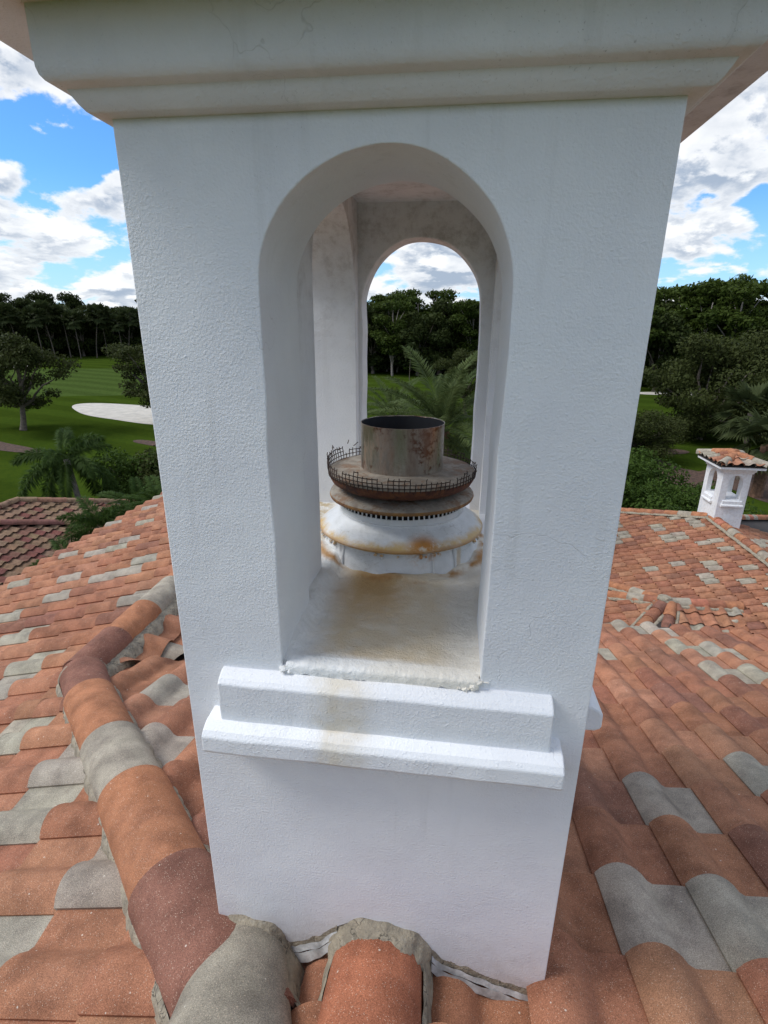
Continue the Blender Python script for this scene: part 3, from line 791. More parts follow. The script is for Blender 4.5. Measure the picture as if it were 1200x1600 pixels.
# soffit and roof of the tower
v, f = box_vf(-0.20, W+0.225, -0.22, D+0.22, 1.002, 1.045); o = link('soffit', mesh_py('soffit', v, f, M['stucco'])); local(o, tower); bevel(o, 0.006)
def pyramid(x0, x1, y0, y1, z, apex, mat, name='roof'):
    cx, cy = (x0+x1)/2, (y0+y1)/2; e = max(0, (y1-y0-(x1-x0))/2)
    vs = [(x0, y0, z), (x1, y0, z), (x1, y1, z), (x0, y1, z), (cx, cy-e, apex), (cx, cy+e, apex)]
    return mesh_py(name, vs, [(0, 1, 4), (1, 2, 5, 4), (2, 3, 5), (3, 0, 4, 5), (0, 3, 2, 1)], mat)
def tiled_hip(x0, x1, y0, y1, z, parent, seed, limit, grey_p=0.2):
    """a small hip roof with its tiles and caps; returns the apex height"""
    cx, cy = (x0+x1)/2, (y0+y1)/2; hw = (x1-x0)/2; e = max(0, (y1-y0)/2 - hw); zt = z + SLOPE*hw
    r_ = random.Random(seed); all_ = []
    A, B_ = (cx, cy-e), (cx, cy+e)
    fr = plane_frame((0, -1), (x1+0.02, y0+hw, zt)); n = int((x1-x0)/TW)+2; m_ = int(hw/PE)+2
    fr = (fr[0], fr[1], fr[2], Vector((cx, y0+hw, zt)) + fr[1]*(hw/CA - EX*round(hw/PE)))
    all_ += lay_tiles(fr, (-n, n), (-1, round(hw/PE)), [(A, (D2, -D2)), (A, (-D2, -D2)), ((0, y0-0.05), (0, 1))], r_, PAL_MAIN, None, grey_p)
    fr = plane_frame((-1, 0), (cx, cy, zt)); k = int((y1-y0)/TW)+3
    fr = (fr[0], fr[1], fr[2], fr[3] + fr[1]*(hw/CA - EX*round(hw/PE)))
    all_ += lay_tiles(fr, (-k, k), (-1, round(hw/PE)), [(A, (-D2, D2)), (B_, (-D2, -D2)), ((x0-0.05, 0), (1, 0)), ((cx, 0), (-1, 0))], r_, PAL_MAIN, None, grey_p)
    fr = plane_frame((1, 0), (cx, cy, zt)); fr = (fr[0], fr[1], fr[2], fr[3] + fr[1]*(hw/CA - EX*round(hw/PE)))
    all_ += lay_tiles(fr, (-k, k), (-1, round(hw/PE)), [(A, (D2, D2)), (B_, (D2, -D2)), ((x1+0.05, 0), (-1, 0)), ((cx, 0), (1, 0))], r_, PAL_MAIN, None, grey_p)
    fr = plane_frame((0, 1), (cx, y1-hw, zt)); fr = (fr[0], fr[1], fr[2], fr[3] + fr[1]*(hw/CA - EX*round(hw/PE)))
    all_ += lay_tiles(fr, (-n, n), (-1, round(hw/PE)), [(B_, (D2, D2)), (B_, (-D2, D2)), ((0, y1+0.05), (0, -1))], r_, PAL_MAIN, None, grey_p)
    for q in all_: q[0].translation += Vector((0, 0, 0.03))
    place_tiles(all_, parent, limit, True)
    nn = max(2, round(hw*1.41/0.36))
    for (ax, ay), (bx, by) in ((A, (x0, y0)), (A, (x1, y0)), (B_, (x0, y1)), (B_, (x1, y1))):
        cap_run((ax, ay, zt+0.05), (bx + (ax-bx)*0.06, by + (ay-by)*0.06, z+0.065), nn, parent, [OR, GR, MV, GR], 0.11, 0.13, seed+nn, False)
    if e > 0.05: cap_run((cx, cy+e, zt+0.055), (cx, cy-e, zt+0.055), max(1, round(2*e/0.36)), parent, [OR, GR], 0.115, 0.125, seed, False)
    return zt
o = link('roof', pyramid(-0.19, W+0.21, -0.21, D+0.21, 1.046, 1.25, M['deck'])); local(o, tower)
tiled_hip(-0.24, W+0.26, -0.26, D+0.26, 1.06, tower, 40, 0)

# inner floor: trowelled coating, sloping gently, stained by rust water from the flue
def coating_material():
    m, t, b = mat_new('weathered_roof_coating'); p = pos(t); x, y, z = t.sep(p)
    base = t.mix(t.map(t.noise(p, 11, 5, 0.65), 0.35, 0.7), (0.77, 0.77, 0.75), (0.66, 0.66, 0.63))
    n = t.math('MULTIPLY', t.math('SUBTRACT', t.noise(p, 9, 5, 0.65), 0.5), 0.22)
    # beige rectangle of older coating in front of the flue
    ex = t.math('ABSOLUTE', t.math('SUBTRACT', x, 0.445)); m1 = t.map(t.math('ADD', ex, t.math('MULTIPLY', n, 0.35)), 0.10, 0.20, 1, 0)
    m1 = t.math('MULTIPLY', m1, t.map(y, 0.03, 0.06)); m1 = t.math('MULTIPLY', m1, t.map(t.noise(p, 25, 3), 0.2, 0.6, 0.65, 1.0))
    col = t.mix(m1, base, (0.66, 0.53, 0.35))
    # pale tan wash over the right half
    m2 = t.math('MULTIPLY', t.map(t.math('ADD', x, n), 0.34, 0.56), 0.50); col = t.mix(m2, col, (0.70, 0.61, 0.46))
    # rust run that starts at the flue's foot
    dx = t.math('SUBTRACT', t.math('ADD', x, n), 0.375); dy = t.math('SUBTRACT', y, 0.42)
    rr = t.math('SQRT', t.math('ADD', t.math('MULTIPLY', t.math('MULTIPLY', dx, dx), 2.4), t.math('MULTIPLY', t.math('MULTIPLY', dy, dy), 0.75)))
    col = t.mix(t.math('MULTIPLY', t.map(rr, 0.0, 0.25, 1, 0), 0.95), col, (0.46, 0.27, 0.09))
    rad = t.math('SQRT', t.math('ADD', t.math('POWER', t.math('SUBTRACT', x, 0.425), 2.0), t.math('POWER', t.math('SUBTRACT', y, 0.72), 2.0)))
    ringm = t.map(t.math('ABSOLUTE', t.math('SUBTRACT', t.math('ADD', rad, t.math('MULTIPLY', n, 0.25)), 0.285)), 0.0, 0.028, 1, 0)
    col = t.mix(t.math('MULTIPLY', ringm, t.map(t.noise(p, 14, 4), 0.42, 0.6)), col, (0.40, 0.20, 0.055))
    col = t.mix(t.math('MULTIPLY', t.map(x, 0.24, 0.10), t.map(t.noise(p, 17, 5, 0.7), 0.4, 0.6)), col, (0.50, 0.40, 0.25))
    t.l.new(col, b.inputs['Base Color']); b.inputs['Roughness'].default_value = 0.5
    h = t.math('ADD', t.math('MULTIPLY', t.noise(p, 45, 5, 0.7), 0.8), t.noise(p, 13, 4, 0.6))
    h = t.math('ADD', h, t.math('MULTIPLY', t.math('MULTIPLY', m1, t.noise(p, 210, 3, 0.7)), 0.6))
    bump(t, b, h, 0.75, 0.010)
    return m
M['coat'] = coating_material()
nx, ny = 60, 110; vs, fs = [], []
for j in range(ny+1):
    for i in range(nx+1):
        x, y = 0.002 + 0.896*i/nx, -0.004 + 1.13*j/ny
        z = -0.155 + 0.006*noise.noise(Vector((x*7, y*7, 0))) + 0.003*noise.noise(Vector((x*28, y*28, 3)))
        rad = math.hypot(x-0.425, y-0.72)
        z += 0.022*math.exp(-((rad-0.27)/0.035)**2)*(0.6 + 0.6*noise.noise(Vector((x*15, y*15, 5))))
        z += 0.03*math.exp(-((x-0.237)/0.018)**2)*min(1, max(0, y/0.1)) if x > 0.237 else 0.03*min(1, max(0, y/0.1))
        z += 0.010*math.exp(-((0.670-x)/0.012)**2) if x < 0.67 else 0.010
        if y < 0.012: z -= 0.012
        vs.append((x, y, z))
for j in range(ny):
    for i in range(nx):
        xm, ym = 0.002 + 0.896*(i+.5)/nx, -0.004 + 1.13*(j+.5)/ny
        if ym < 0.235 and not (0.225 < xm < 0.682): continue
        a = j*(nx+1)+i; fs.append((a, a+1, a+nx+2, a+nx+1))
o = link('chamber_floor', mesh_py('chamber_floor', vs, fs, M['coat'], True)); local(o, tower)
v, f = box_vf(0.004, 0.896, 0.2, 1.12, -1.4, -0.19); o = link('chamber_base', mesh_py('chamber_base', v, f, M['coat'])); local(o, tower)
# thin skin of coating that turns down over the lip of the opening, torn at its edge
vs, fs = [], []; n = 70
for i in range(n+1):
    x = 0.242 + 0.425*i/n
    e = 0.006*noise.noise(Vector((x*40, 0, 2))) + 0.004*noise.noise(Vector((x*120, 0, 4)))
    for (yy, zz) in ((0.03, -0.150), (0.0, -0.153), (-0.008 - 0.002*noise.noise(Vector((x*60, 1, 1))), -0.160), (-0.0075, -0.178+e)): vs.append((x, yy, zz + 0.0015*noise.noise(Vector((x*50, yy*9, 8)))))
for i in range(n):
    for k in range(3): a = i*4+k; fs.append((a, a+4, a+5, a+1))
o = link('coating_lip', mesh_py('coating_lip', vs, fs, M['coat'], True)); local(o, tower)
# small torn crumbs of coating at the two ends of the lip
def crumb(p, r, seed, mat, parent, name, flat=0.6):
    bm = bmesh.new(); bmesh.ops.create_icosphere(bm, subdivisions=2, radius=r)
    for v_ in bm.verts:
        q = v_.co.normalized(); v_.co *= 1 + 0.6*noise.noise(q*2.3 + Vector((seed*1.7, 0, 0))); v_.co.z *= flat; v_.co += Vector(p) - Vector(parent.location)
    me = bpy.data.meshes.new(name); bm.to_mesh(me); bm.free(); me.materials.append(mat)
    return link(name, me, parent)
for k, (p, r) in enumerate([((0.236, -0.004, -0.166), .010), ((0.25, -0.007, -0.171), .006), ((0.655, -0.004, -0.170), .011), ((0.640, -0.007, -0.176), .008), ((0.625, -0.006, -0.174), .005), ((0.667, -0.003, -0.158), .009)]):
    crumb(p, r, k, M['coat'], tower, 'coating_flake')

# stepped sill below the opening, front (and the one on the far side walls)
def sill_mesh(name, x0, x1, l0, l1, mat, nx=60):
    """stepped ledge: upper block x0..x1, lower block l0..l1; y is outward negative"""
    V, Fc = [], []
    def block(a, b, prof):
        base = len(V); n = nx; k = len(prof)
        for i in range(n+1):
            x = a + (b-a)*i/n
            for (yy, zz) in prof:
                V.append((x, yy + 0.0016*noise.noise(Vector((x*14, zz*20, 2))), zz + 0.0022*noise.noise(Vector((x*9, yy*20, 6)))))
        for i in range(n):
            for j in range(k-1): q = base+i*k+j; Fc.append((q, q+1, q+k+1, q+k))
        Fc.append(tuple(base+j for j in reversed(range(k)))); Fc.append(tuple(base+n*k+j for j in range(k)))
    block(x0, x1, [(0.01, -0.176), (-0.012, -0.178), (-0.030, -0.188), (-0.040, -0.197), (-0.041, -0.25), (-0.040, -0.305), (0.01, -0.305)])
    block(l0, l1, [(0.01, -0.288), (-0.046, -0.293), (-0.066, -0.303), (-0.076, -0.315), (-0.077, -0.350), (-0.074, -0.358), (-0.060, -0.364), (0.01, -0.366)])
    return mesh_py(name, V, Fc, mat)
o = link('sill', sill_mesh('sill', 0.093, 0.822, 0.060, 0.850, M['stucco_sill'])); local(o, tower); bevel(o, 0.0035, 2, 35)
o = link('sill', sill_mesh('sill', 0.16, 1.06, 0.125, 1.095, M['stucco']), tower)
o.matrix_local = Matrix.Translation(Vector((0.9, 0, 0)) - Vector(tower.location)) @ Matrix.Rotation(R(90), 4, 'Z'); bevel(o, 0.006, 2, 35)
o2 = o.copy(); C.objects.link(o2); o2.parent = tower
o2.matrix_local = Matrix.Translation(Vector((0.0, 1.22, 0)) - Vector(tower.location)) @ Matrix.Rotation(R(-90), 4, 'Z')

# flashing and cement where the tower meets the roof
def strip_mesh(name, pts_top, pts_bot, thick, mat, seed=0, wob=0.004):
    """upright strip between two polylines in x,z at y = given"""
    n = len(pts_top); V = []; Fc = []
    for k in range(n):
        for P_ in (pts_top[k], pts_bot[k]):
            x, y, z = P_; V.append((x, y + wob*noise.noise(Vector((x*30, z*30, seed))), z + wob*noise.noise(Vector((x*40, seed, z*10)))))
    for k in range(n-1): a = 2*k; Fc.append((a, a+1, a+3, a+2))
    return mesh_py(name, V, Fc, mat, True)
def rail(x0, x1, f_, n=40): return [f_(x0 + (x1-x0)*k/n) for k in range(n+1)]
def zt_(x):
    for (a, za), (b, zb_) in zip(bot[:-1], bot[1:]):
        if a <= x <= b: return za + (zb_-za)*(x-a)/(b-a)
    return bot[-1][1]
def zt_s(x, xa, xb):
    t_ = (x-xa)/(xb-xa); a_, b_ = zt_(xa+0.03), zt_(xb-0.03); return min(zt_(x), a_ + (b_-a_)*t_)
for (xa, xb, sd, low) in ((0.13, 0.34, 1, 0.045), (0.60, 0.885, 2, 0.040)):
    o = link('flashing', strip_mesh('flashing', rail(xa, xb, lambda x: (x, 0.004, zt_(x)+0.03)), rail(xa, xb, lambda x: (x, -0.003, zt_(x)-0.012)), 0, M['mortar'], sd)); local(o, tower)
    o = link('flashing', strip_mesh('flashing', rail(xa, xb, lambda x: (x, -0.004, zt_(x)-0.009)), rail(xa, xb, lambda x: (x, -0.010, zt_(x)-low*0.60)), 0, M['flash'], sd+2)); local(o, tower)
    o = link('flashing', strip_mesh('flashing', rail(xa, xb, lambda x: (x, -0.0115, zt_(x)-low*0.60)), rail(xa, xb, lambda x: (x, -0.019, zt_(x)-low*1.25)), 0, M['flash'], sd+5)); local(o, tower)
# caps that butt against the tower front
fcap = put_cap((0.462, -0.62, -1.065+0.62*SLOPE*0.72), (0.457, -0.012, -1.078), house, (0.40, 0.150, 0.082), 0.132, 0.124, 0.0, 0.92, nseg=22)
gcap = put_cap((0.215, -0.56, -1.060+0.56*SLOPE*0.9), (0.078, -0.045, -1.112), house, (0.31, 0.275, 0.215), 0.186, 0.124, 0.0, 0.86, nseg=22)
# mortar collars and beds
def collar(cx, y, zc, r, h, w, hh, seed, a0=0, a1=180, dx=0.0, parent=tower):
    pts = []
    for i in range(15):
        a = R(a0 + (a1-a0)*i/14); pts.append(Vector((cx + r*math.cos(a), y + dx*math.cos(a), zc + h*math.sin(a))))
    return mortar_strip(pts, parent, w, hh, seed, 0.012)
def skin(name, f_, nu, nv, mat, parent, seed=0):
    """a draped patch: f_(u,v) -> world point"""
    V = []; Fc = []
    for j in range(nv+1):
        for i in range(nu+1):
            p = Vector(f_(i/nu, j/nv)); V.append(p - Vector(parent.location))
    for j in range(nv):
        for i in range(nu):
            a = j*(nu+1)+i; Fc.append((a, a+1, a+nu+2, a+nu+1))
    return link(name, mesh_py(name, V, Fc, mat, True), parent)
def collar_skin(cx, r, h, zc, y0, yw, seed, mat, parent, a0=-12, a1=192, grow=0.018):
    def f_(u, v):
        a = R(a0 + (a1-a0)*u)
        edge = yw*(1 + 0.55*noise.noise(Vector((u*7, seed, 1))) + 0.25*noise.noise(Vector((u*25, seed, 2))))
        g = grow*(1-v)**1.2*(1 + 0.8*noise.noise(Vector((u*9, v*3, seed)))) + 0.0045*noise.noise(Vector((u*22, v*9, seed+3))) + (0.005 if v < 0.95 else -0.006)
        return (cx + (r+g)*math.cos(a), y0 - edge*v, zc + (h+g)*math.sin(a))
    return skin('mortar', f_, 60, 12, mat, parent)
collar_skin(0.457, 0.125, 0.115, -1.075, 0.004, 0.052, 11, M['mortar'], tower, -8, 188)
def side_bed(p0, p1, out0, out1, w, seed, name='mortar'):
    p0, p1 = Vector(p0), Vector(p1)
    def f_(u, v):
        p = p0.lerp(p1, u); k = 0.0045*noise.noise(Vector((u*12, v*4, seed)))
        ww = w*(1 + 0.4*noise.noise(Vector((u*6, seed, 0))))
        return (p.x + out0*ww*v + k, p.y, p.z - 0.075*v**1.3 + k*1.5 + 0.006*math.sin(math.pi*v))
    return skin(name, f_, 50, 6, M['mortar'], tower)
side_bed((0.578, 0.0, -1.035), (0.596, -0.45, -0.955), 1, 1, 0.028, 3)
side_bed((0.337, 0.0, -1.045), (0.326, -0.45, -0.965), -1, 1, 0.026, 4)
side_bed((0.188, -0.005, -1.075), (0.345, -0.46, -1.005), 1, 1, 0.045, 5)
side_bed((0.30, -0.17, -1.062), (0.36, -0.46, -1.0), -1, 1, 0.03, 15)
def left_collar(u, v):
    a = R(-5 + 190*u)
    e = 0.050*(1 + 0.45*noise.noise(Vector((u*6, 3, 1))) + 0.2*noise.noise(Vector((u*22, 5, 2))))
    g = 0.020*(1-v)*(1 + 0.6*noise.noise(Vector((u*8, v*3, 6)))) + 0.005*noise.noise(Vector((u*22, v*9, 3))) + (0.006 if v < 0.95 else -0.006)
    ax = 0.082 + 0.30*e*v
    return (ax + (0.106+g)*math.cos(a) , 0.004 - e*v - 0.0, -1.118 + (0.094+g)*math.sin(a))
skin('mortar', left_collar, 60, 12, M['mortar'], tower)
# cement climbing the left corner of the tower between it and the hip cap
def corner(u, v):
    return (-0.018 + 0.050*v + 0.01*noise.noise(Vector((u*8, v*4, 2))), 0.13 - 0.20*u, -1.045 - 0.03*u + 0.055*math.sin(math.pi*v)*(0.8+0.4*noise.noise(Vector((u*5, v*3, 8)))) - 0.02*v)
skin('mortar', corner, 26, 10, M['mortar'], tower)
# loose broken bits at the right foot of the tower
for k in range(15):
    rr = random.Random(k+60); p = (0.885 + rr.uniform(-0.015, 0.05), rr.uniform(-0.05, 0.06), -1.150 + rr.uniform(-0.012, 0.012))
    crumb(p, rr.uniform(0.006, 0.017), k+20, M['mortar'] if k % 3 else M['tile_bit'] if 'tile_bit' in M else M['mortar'], tower, 'rubble', 0.7)

# ------------------------------------------------------------------ flue
def lathe(name, prof, cx, cy, mat, n=96, wob=0.0, seed=0, smooth=True, auto=35):
    V, Fc = [], []
    for (r, z) in prof:
        for i in range(n):
            a = 2*math.pi*i/n
            k = wob*noise.noise(Vector((math.cos(a)*3, math.sin(a)*3, z*20+seed)))
            V.append((cx + (r+k)*math.cos(a), cy + (r+k)*math.sin(a), z + k*0.6))
    for j in range(len(prof)-1):
        for i in range(n):
            a = j*n+i; b = j*n+(i+1) % n; Fc.append((a, b, b+n, a+n))
    return mesh_py(name, V, Fc, mat, smooth, auto)
def rust_metal(name, c0, c1, c2, t0=0.45, t1=0.62, rough=0.45, metal=0.7, streak=1.0):
    m, t, b = mat_new(name); p = pos(t)
    v = t.vmath('MULTIPLY', p, (1, 1, 0.22*streak))
    n1 = t.noise(v, 26, 6, 0.68); n2 = t.noise(p, 9, 4, 0.6)
    col = t.mix(t.map(n1, t0, t1), c0, c1)
    k = t.map(t.math('ADD', t.math('MULTIPLY', n2, 0.6), t.math('MULTIPLY', t.noise(p, 70, 4, 0.7), 0.4)), 0.50, 0.60)
    col = t.mix(k, col, c2)
    t.l.new(col, b.inputs['Base Color'])
    t.put(b.inputs['Metallic'], t.map(t.map(n1, t0, t1), 0, 1, metal, 0.0)); b.inputs['Roughness'].default_value = rough
    bump(t, b, t.noise(p, 90, 4, 0.7), 0.35, 0.003)
    return m
def flue_white():
    m, t, b = mat_new('painted_flue_metal'); p = pos(t); x, y, z = t.sep(p)
    base = t.mix(t.map(t.noise(p, 12, 5, 0.65), 0.35, 0.7), (0.66, 0.67, 0.67), (0.54, 0.55, 0.54))
    rad = t.math('SQRT', t.math('ADD', t.math('POWER', t.math('SUBTRACT', x, 0.425), 2.0), t.math('POWER', t.math('SUBTRACT', y, 0.72), 2.0)))
    n = t.noise(p, 13, 5, 0.7)
    # ochre rust bleeding from the rim of the collar
    e = t.map(t.math('ADD', rad, t.math('MULTIPLY', t.math('SUBTRACT', n, 0.5), 0.05)), 0.243, 0.272)
    e = t.math('MULTIPLY', e, t.map(z, -0.086, -0.079)); e = t.math('MULTIPLY', e, t.map(n, 0.30, 0.55, 0.35, 1.0))
    col = t.mix(t.math('MULTIPLY', e, 0.95), base, (0.55, 0.36, 0.12))
    sp = t.math('MULTIPLY', t.map(t.vmath('DISTANCE', p, (0.52, 0.47, -0.065)), 0.02, 0.07, 1, 0), t.map(n, 0.38, 0.5))
    col = t.mix(sp, col, (0.42, 0.18, 0.035))
    rim = t.math('MULTIPLY', t.map(rad, 0.268, 0.274), t.map(z, -0.088, -0.080)); col = t.mix(t.math('MULTIPLY', rim, 0.7), col, (0.33, 0.16, 0.05))
    # trickles of rust at the right of the drum and grime in its seams
    tr = t.map(t.math('ABSOLUTE', t.math('SUBTRACT', t.math('ADD', x, t.math('MULTIPLY', t.math('SUBTRACT', t.noise(p, 20, 3), 0.5), 0.012)), 0.622)), 0.003, 0.010, 1, 0)
    col = t.mix(t.math('MULTIPLY', t.math('MULTIPLY', tr, t.map(z, -0.08, -0.1)), 0.6), col, (0.45, 0.30, 0.12))
    gr = t.map(t.math('ABSOLUTE', t.math('SUBTRACT', t.noise(t.vmath('MULTIPLY', p, (1, 1, 2.5)), 10, 5, 0.65), 0.5)), 0, 0.008, 1, 0)
    col = t.mix(t.math('MULTIPLY', gr, t.map(t.noise(p, 6, 2), 0.5, 0.6, 0, 0.55)), col, (0.22, 0.19, 0.15))
    t.l.new(col, b.inputs['Base Color']); b.inputs['Roughness'].default_value = 0.42
    bump(t, b, t.math('ADD', t.noise(p, 40, 4, 0.65), t.math('MULTIPLY', t.noise(p, 8, 3), 1.2)), 0.5, 0.006)
    return m
M['fluewhite'] = flue_white()
M['steel'] = rust_metal('stained_steel_pipe', (0.36, 0.315, 0.265), (0.19, 0.125, 0.085), (0.14, 0.068, 0.042), 0.40, 0.68, 0.33, 0.9)
M['soot'] = plain('sooty_inside', (0.012, 0.013, 0.017), 0.8)
M['disc'] = rust_metal('weathered_disc', (0.30, 0.265, 0.215), (0.20, 0.17, 0.135), (0.20, 0.125, 0.075), 0.4, 0.6, 0.75, 0.1, 4.5)
M['discrust'] = rust_metal('rusted_rim', (0.075, 0.022, 0.011), (0.13, 0.045, 0.015), (0.028, 0.010, 0.008), 0.4, 0.6, 0.85, 0.0, 4.5)
M['ochre'] = rust_metal('ochre_rim', (0.26, 0.13, 0.035), (0.19, 0.10, 0.04), (0.11, 0.045, 0.018), 0.4, 0.6, 0.8, 0.0, 4.5)
M['wire'] = plain('rusty_wire', (0.035, 0.018, 0.012), 0.8, 30, 0.4)
M['dark'] = plain('dark_gap', (0.010, 0.009, 0.008), 0.9)
FX, FY = 0.425, 0.72
flue = thing('chimney_flue', 'rusty metal flue cap with steel pipe and broken wire screen inside the large tower', 'chimney flue', (FX, FY, -0.16))
def fl(name, prof, mat, **k):
    o_ = link(name, lathe(name, prof, FX, FY, mat, **k)); local(o_, flue); return o_
fl('base_drum', [(0.285, -0.165), (0.268, -0.158), (0.262, -0.145), (0.258, -0.115), (0.250, -0.088), (0.247, -0.064)], M['fluewhite'], wob=0.004, seed=2)
fl('flared_collar', [(0.240, -0.080), (0.266, -0.076), (0.2745, -0.071), (0.2750, -0.066), (0.268, -0.058), (0.250, -0.046), (0.232, -0.034), (0.218, -0.024), (0.209, -0.017), (0.206, -0.010)], M['fluewhite'], wob=0.0025, seed=5)
fl('neck', [(0.2080, -0.018), (0.2080, -0.010), (0.2055, -0.009), (0.2055, 0.009), (0.203, 0.009)], M['fluewhite'])
fl('vent_core', [(0.192, 0.0), (0.188, 0.055)], M['dark'])
def stud_ring(name, r, n, z0, z1, w, mat, parent, keep=None):
    V, Fc = [], []
    for i in range(n):
        a = 2*math.pi*i/n
        c, s = math.cos(a), math.sin(a); b0 = len(V)
        for (dr, dt) in ((-0.0015, -w/2), (0.0015, -w/2), (0.0015, w/2), (-0.0015, w/2)):
            for z in (z0, z1): V.append((FX + (r+dr)*c - dt*s, FY + (r+dr)*s + dt*c, z))
        for q in range(4): e = b0+2*q; g = b0+2*((q+1) % 4); Fc.append((e, g, g+1, e+1))
    o_ = link(name, mesh_py(name, V, Fc, mat)); local(o_, parent); return o_
stud_ring('vent_bars', 0.2045, 78, 0.007, 0.050, 0.0042, M['fluewhite'], flue)
fl('lower_disc', [(0.15, 0.060), (0.19, 0.050), (0.215, 0.041), (0.232, 0.033)], M['discrust'])
fl('lower_disc_rim', [(0.2315, 0.0320), (0.2365, 0.0325), (0.2385, 0.038), (0.2370, 0.043)], M['ochre'], wob=0.0012)
fl('lower_disc_plate', [(0.2370, 0.043), (0.234, 0.047), (0.226, 0.051), (0.205, 0.056), (0.17, 0.062), (0.12, 0.065)], M['disc'], wob=0.0012)
fl('spacer', [(0.135, 0.046), (0.135, 0.088)], M['dark'])
fl('upper_disc_underside', [(0.120, 0.066), (0.185, 0.067), (0.212, 0.073), (0.228, 0.083), (0.2355, 0.096), (0.2378, 0.109)], M['discrust'], wob=0.0012)
fl('upper_disc', [(0.2378, 0.108), (0.2388, 0.114), (0.2365, 0.118), (0.228, 0.1195), (0.20, 0.1215), (0.16, 0.124), (0.120, 0.126)], M['disc'], wob=0.0012, seed=4)
def drum_seam(deg, name='drum_seam', w=0.004, mat=None):
    a = R(deg); c, s_ = math.cos(a), math.sin(a); V, Fc = [], []
    prof = [(0.270, -0.158), (0.264, -0.145), (0.260, -0.115), (0.252, -0.088), (0.249, -0.074)]
    for (r, z) in prof:
        for dt, dr in ((-w, 0.0), (-w*0.6, 0.0035), (w*0.6, 0.0035), (w, 0.0)): V.append((FX + (r+dr)*c - dt*s_, FY + (r+dr)*s_ + dt*c, z))
    for j in range(4):
        for k in range(3): q = j*4+k; Fc.append((q, q+1, q+5, q+4))
    local(link(name, mesh_py(name, V, Fc, mat or M['fluewhite'], True)), flue)
drum_seam(-62); drum_seam(-44); drum_seam(-128)
# flakes of paint hanging under the rim of the collar
for k in range(16):
    rr = random.Random(900+k); a = R(rr.uniform(195, 345)); r = 0.268
    crumb((FX + r*math.cos(a), FY + r*math.sin(a), -0.080 - rr.uniform(0, 0.006)), rr.uniform(0.003, 0.007), 70+k, M['fluewhite'], flue, 'paint_flake', 1.3)
# pipe: outer wall, inner wall, rolled lip and seam
fl('pipe', [(0.1345, 0.120), (0.1335, 0.128), (0.1330, 0.20), (0.1335, 0.268), (0.1340, 0.270), (0.1325, 0.2705), (0.1315, 0.268)], M['steel'], wob=0.0010)
fl('pipe_inside', [(0.1315, 0.269), (0.1310, 0.05)], M['soot'])
fl('pipe_bottom', [(0.1312, 0.06), (0.0, 0.06)], M['soot'])
# wire screen, broken along its top
def wire_screen():
    V, Fc = [], []
    def bar(p, q, w=0.0016):
        p, q = Vector(p), Vector(q); ax = (q-p)
        if ax.length < 1e-5: return
        ax.normalize(); s = ax.orthogonal().normalized(); u = ax.cross(s); b0 = len(V)
        for e in (p, q):
            for k in range(3):
                a = 2*math.pi*k/3; V.append(tuple(e + s*w*math.cos(a) + u*w*math.sin(a)))
        for k in range(3): Fc.append((b0+k, b0+(k+1) % 3, b0+3+(k+1) % 3, b0+3+k))
    n = 96; r = 0.2395; rnd_ = random.Random(4); step = 0.0125; z0 = 0.104
    H = []
    for i in range(n):
        a = 2*math.pi*i/n
        deg = math.degrees(a) % 360           # 270 = toward the camera, 180 = left
        base = 2.6
        if 150 < deg < 200: base = 3.9
        elif 205 < deg < 258: base = 3.4
        elif 258 < deg < 283: base = 2.9
        elif 283 < deg < 330: base = 2.1
        elif 330 < deg or deg < 20: base = 1.6
        elif 90 < deg < 150: base = 3.0
        H.append(max(1, int(round(base + rnd_.choice((-1, 0, 0, 0, 1)) * (1 if i % 3 == 0 else 0.4)))))
    def pt(i, k, j=0.0):
        a = 2*math.pi*i/n; lean = 0.0012*k + 0.006*noise.noise(Vector((i*0.09, k*0.3, 0)))*k*0.5
        return (FX + (r+lean)*math.cos(a), FY + (r+lean)*math.sin(a), z0 + step*k + 0.0012*noise.noise(Vector((i*0.4, k, 5))))
    for i in range(n):
        for k in range(H[i]): bar(pt(i, k), pt(i, k+1))
        tp = Vector(pt(i, H[i])); 
        bar(tp, tp + Vector((rnd_.uniform(-0.003, 0.003), rnd_.uniform(-0.003, 0.003), rnd_.uniform(0.002, 0.008))))
        j = (i+1) % n
        for k in range(1, min(H[i], H[j])+1): bar(pt(i, k), pt(j, k))
    for q in range(7):          # bent stray ends at the back left
        a = R(135 + q*7); p = Vector((FX + r*math.cos(a), FY + r*math.sin(a), z0 + step*(3+q % 3)))
        bar(p, p + Vector((rnd_.uniform(-0.012, 0.016), rnd_.uniform(-0.01, 0.01), rnd_.uniform(0.006, 0.016))))
    o_ = link('wire_screen', mesh_py('wire_screen', V, Fc, M['wire'])); local(o_, flue)
wire_screen()

# ------------------------------------------------------------------ second chimney tower
t2 = thing('chimney_tower', 'small distant white chimney tower with tiled hip cap beyond the right wing ridge', 'chimney', (8.79, 15.65, -5.0))
X0, X1, Y0, Y1, ZT2 = 8.40, 9.17, 15.10, 16.20, -3.30
def wl(name, outer_, hole_, a, b, ax):
    o_ = link(name, wall_mesh(name, outer_, [hole_], a, b, ax, M['stucco_far'])); local(o_, t2); return bevel(o_, 0.01, 2)
W2 = X1-X0
wl('front_wall', [(X0, -5.2), (X1, -5.2), (X1, ZT2+.1), (X0, ZT2+.1)], arch((X0+X1)/2, W2*0.25, -4.16, -3.62, 20), Y0, Y0+0.17, 'y')
wl('rear_wall', [(X0, -5.6), (X1, -5.6), (X1, ZT2+.1), (X0, ZT2+.1)], arch((X0+X1)/2, W2*0.25, -4.16, -3.62, 20), Y1-0.12, Y1, 'y')
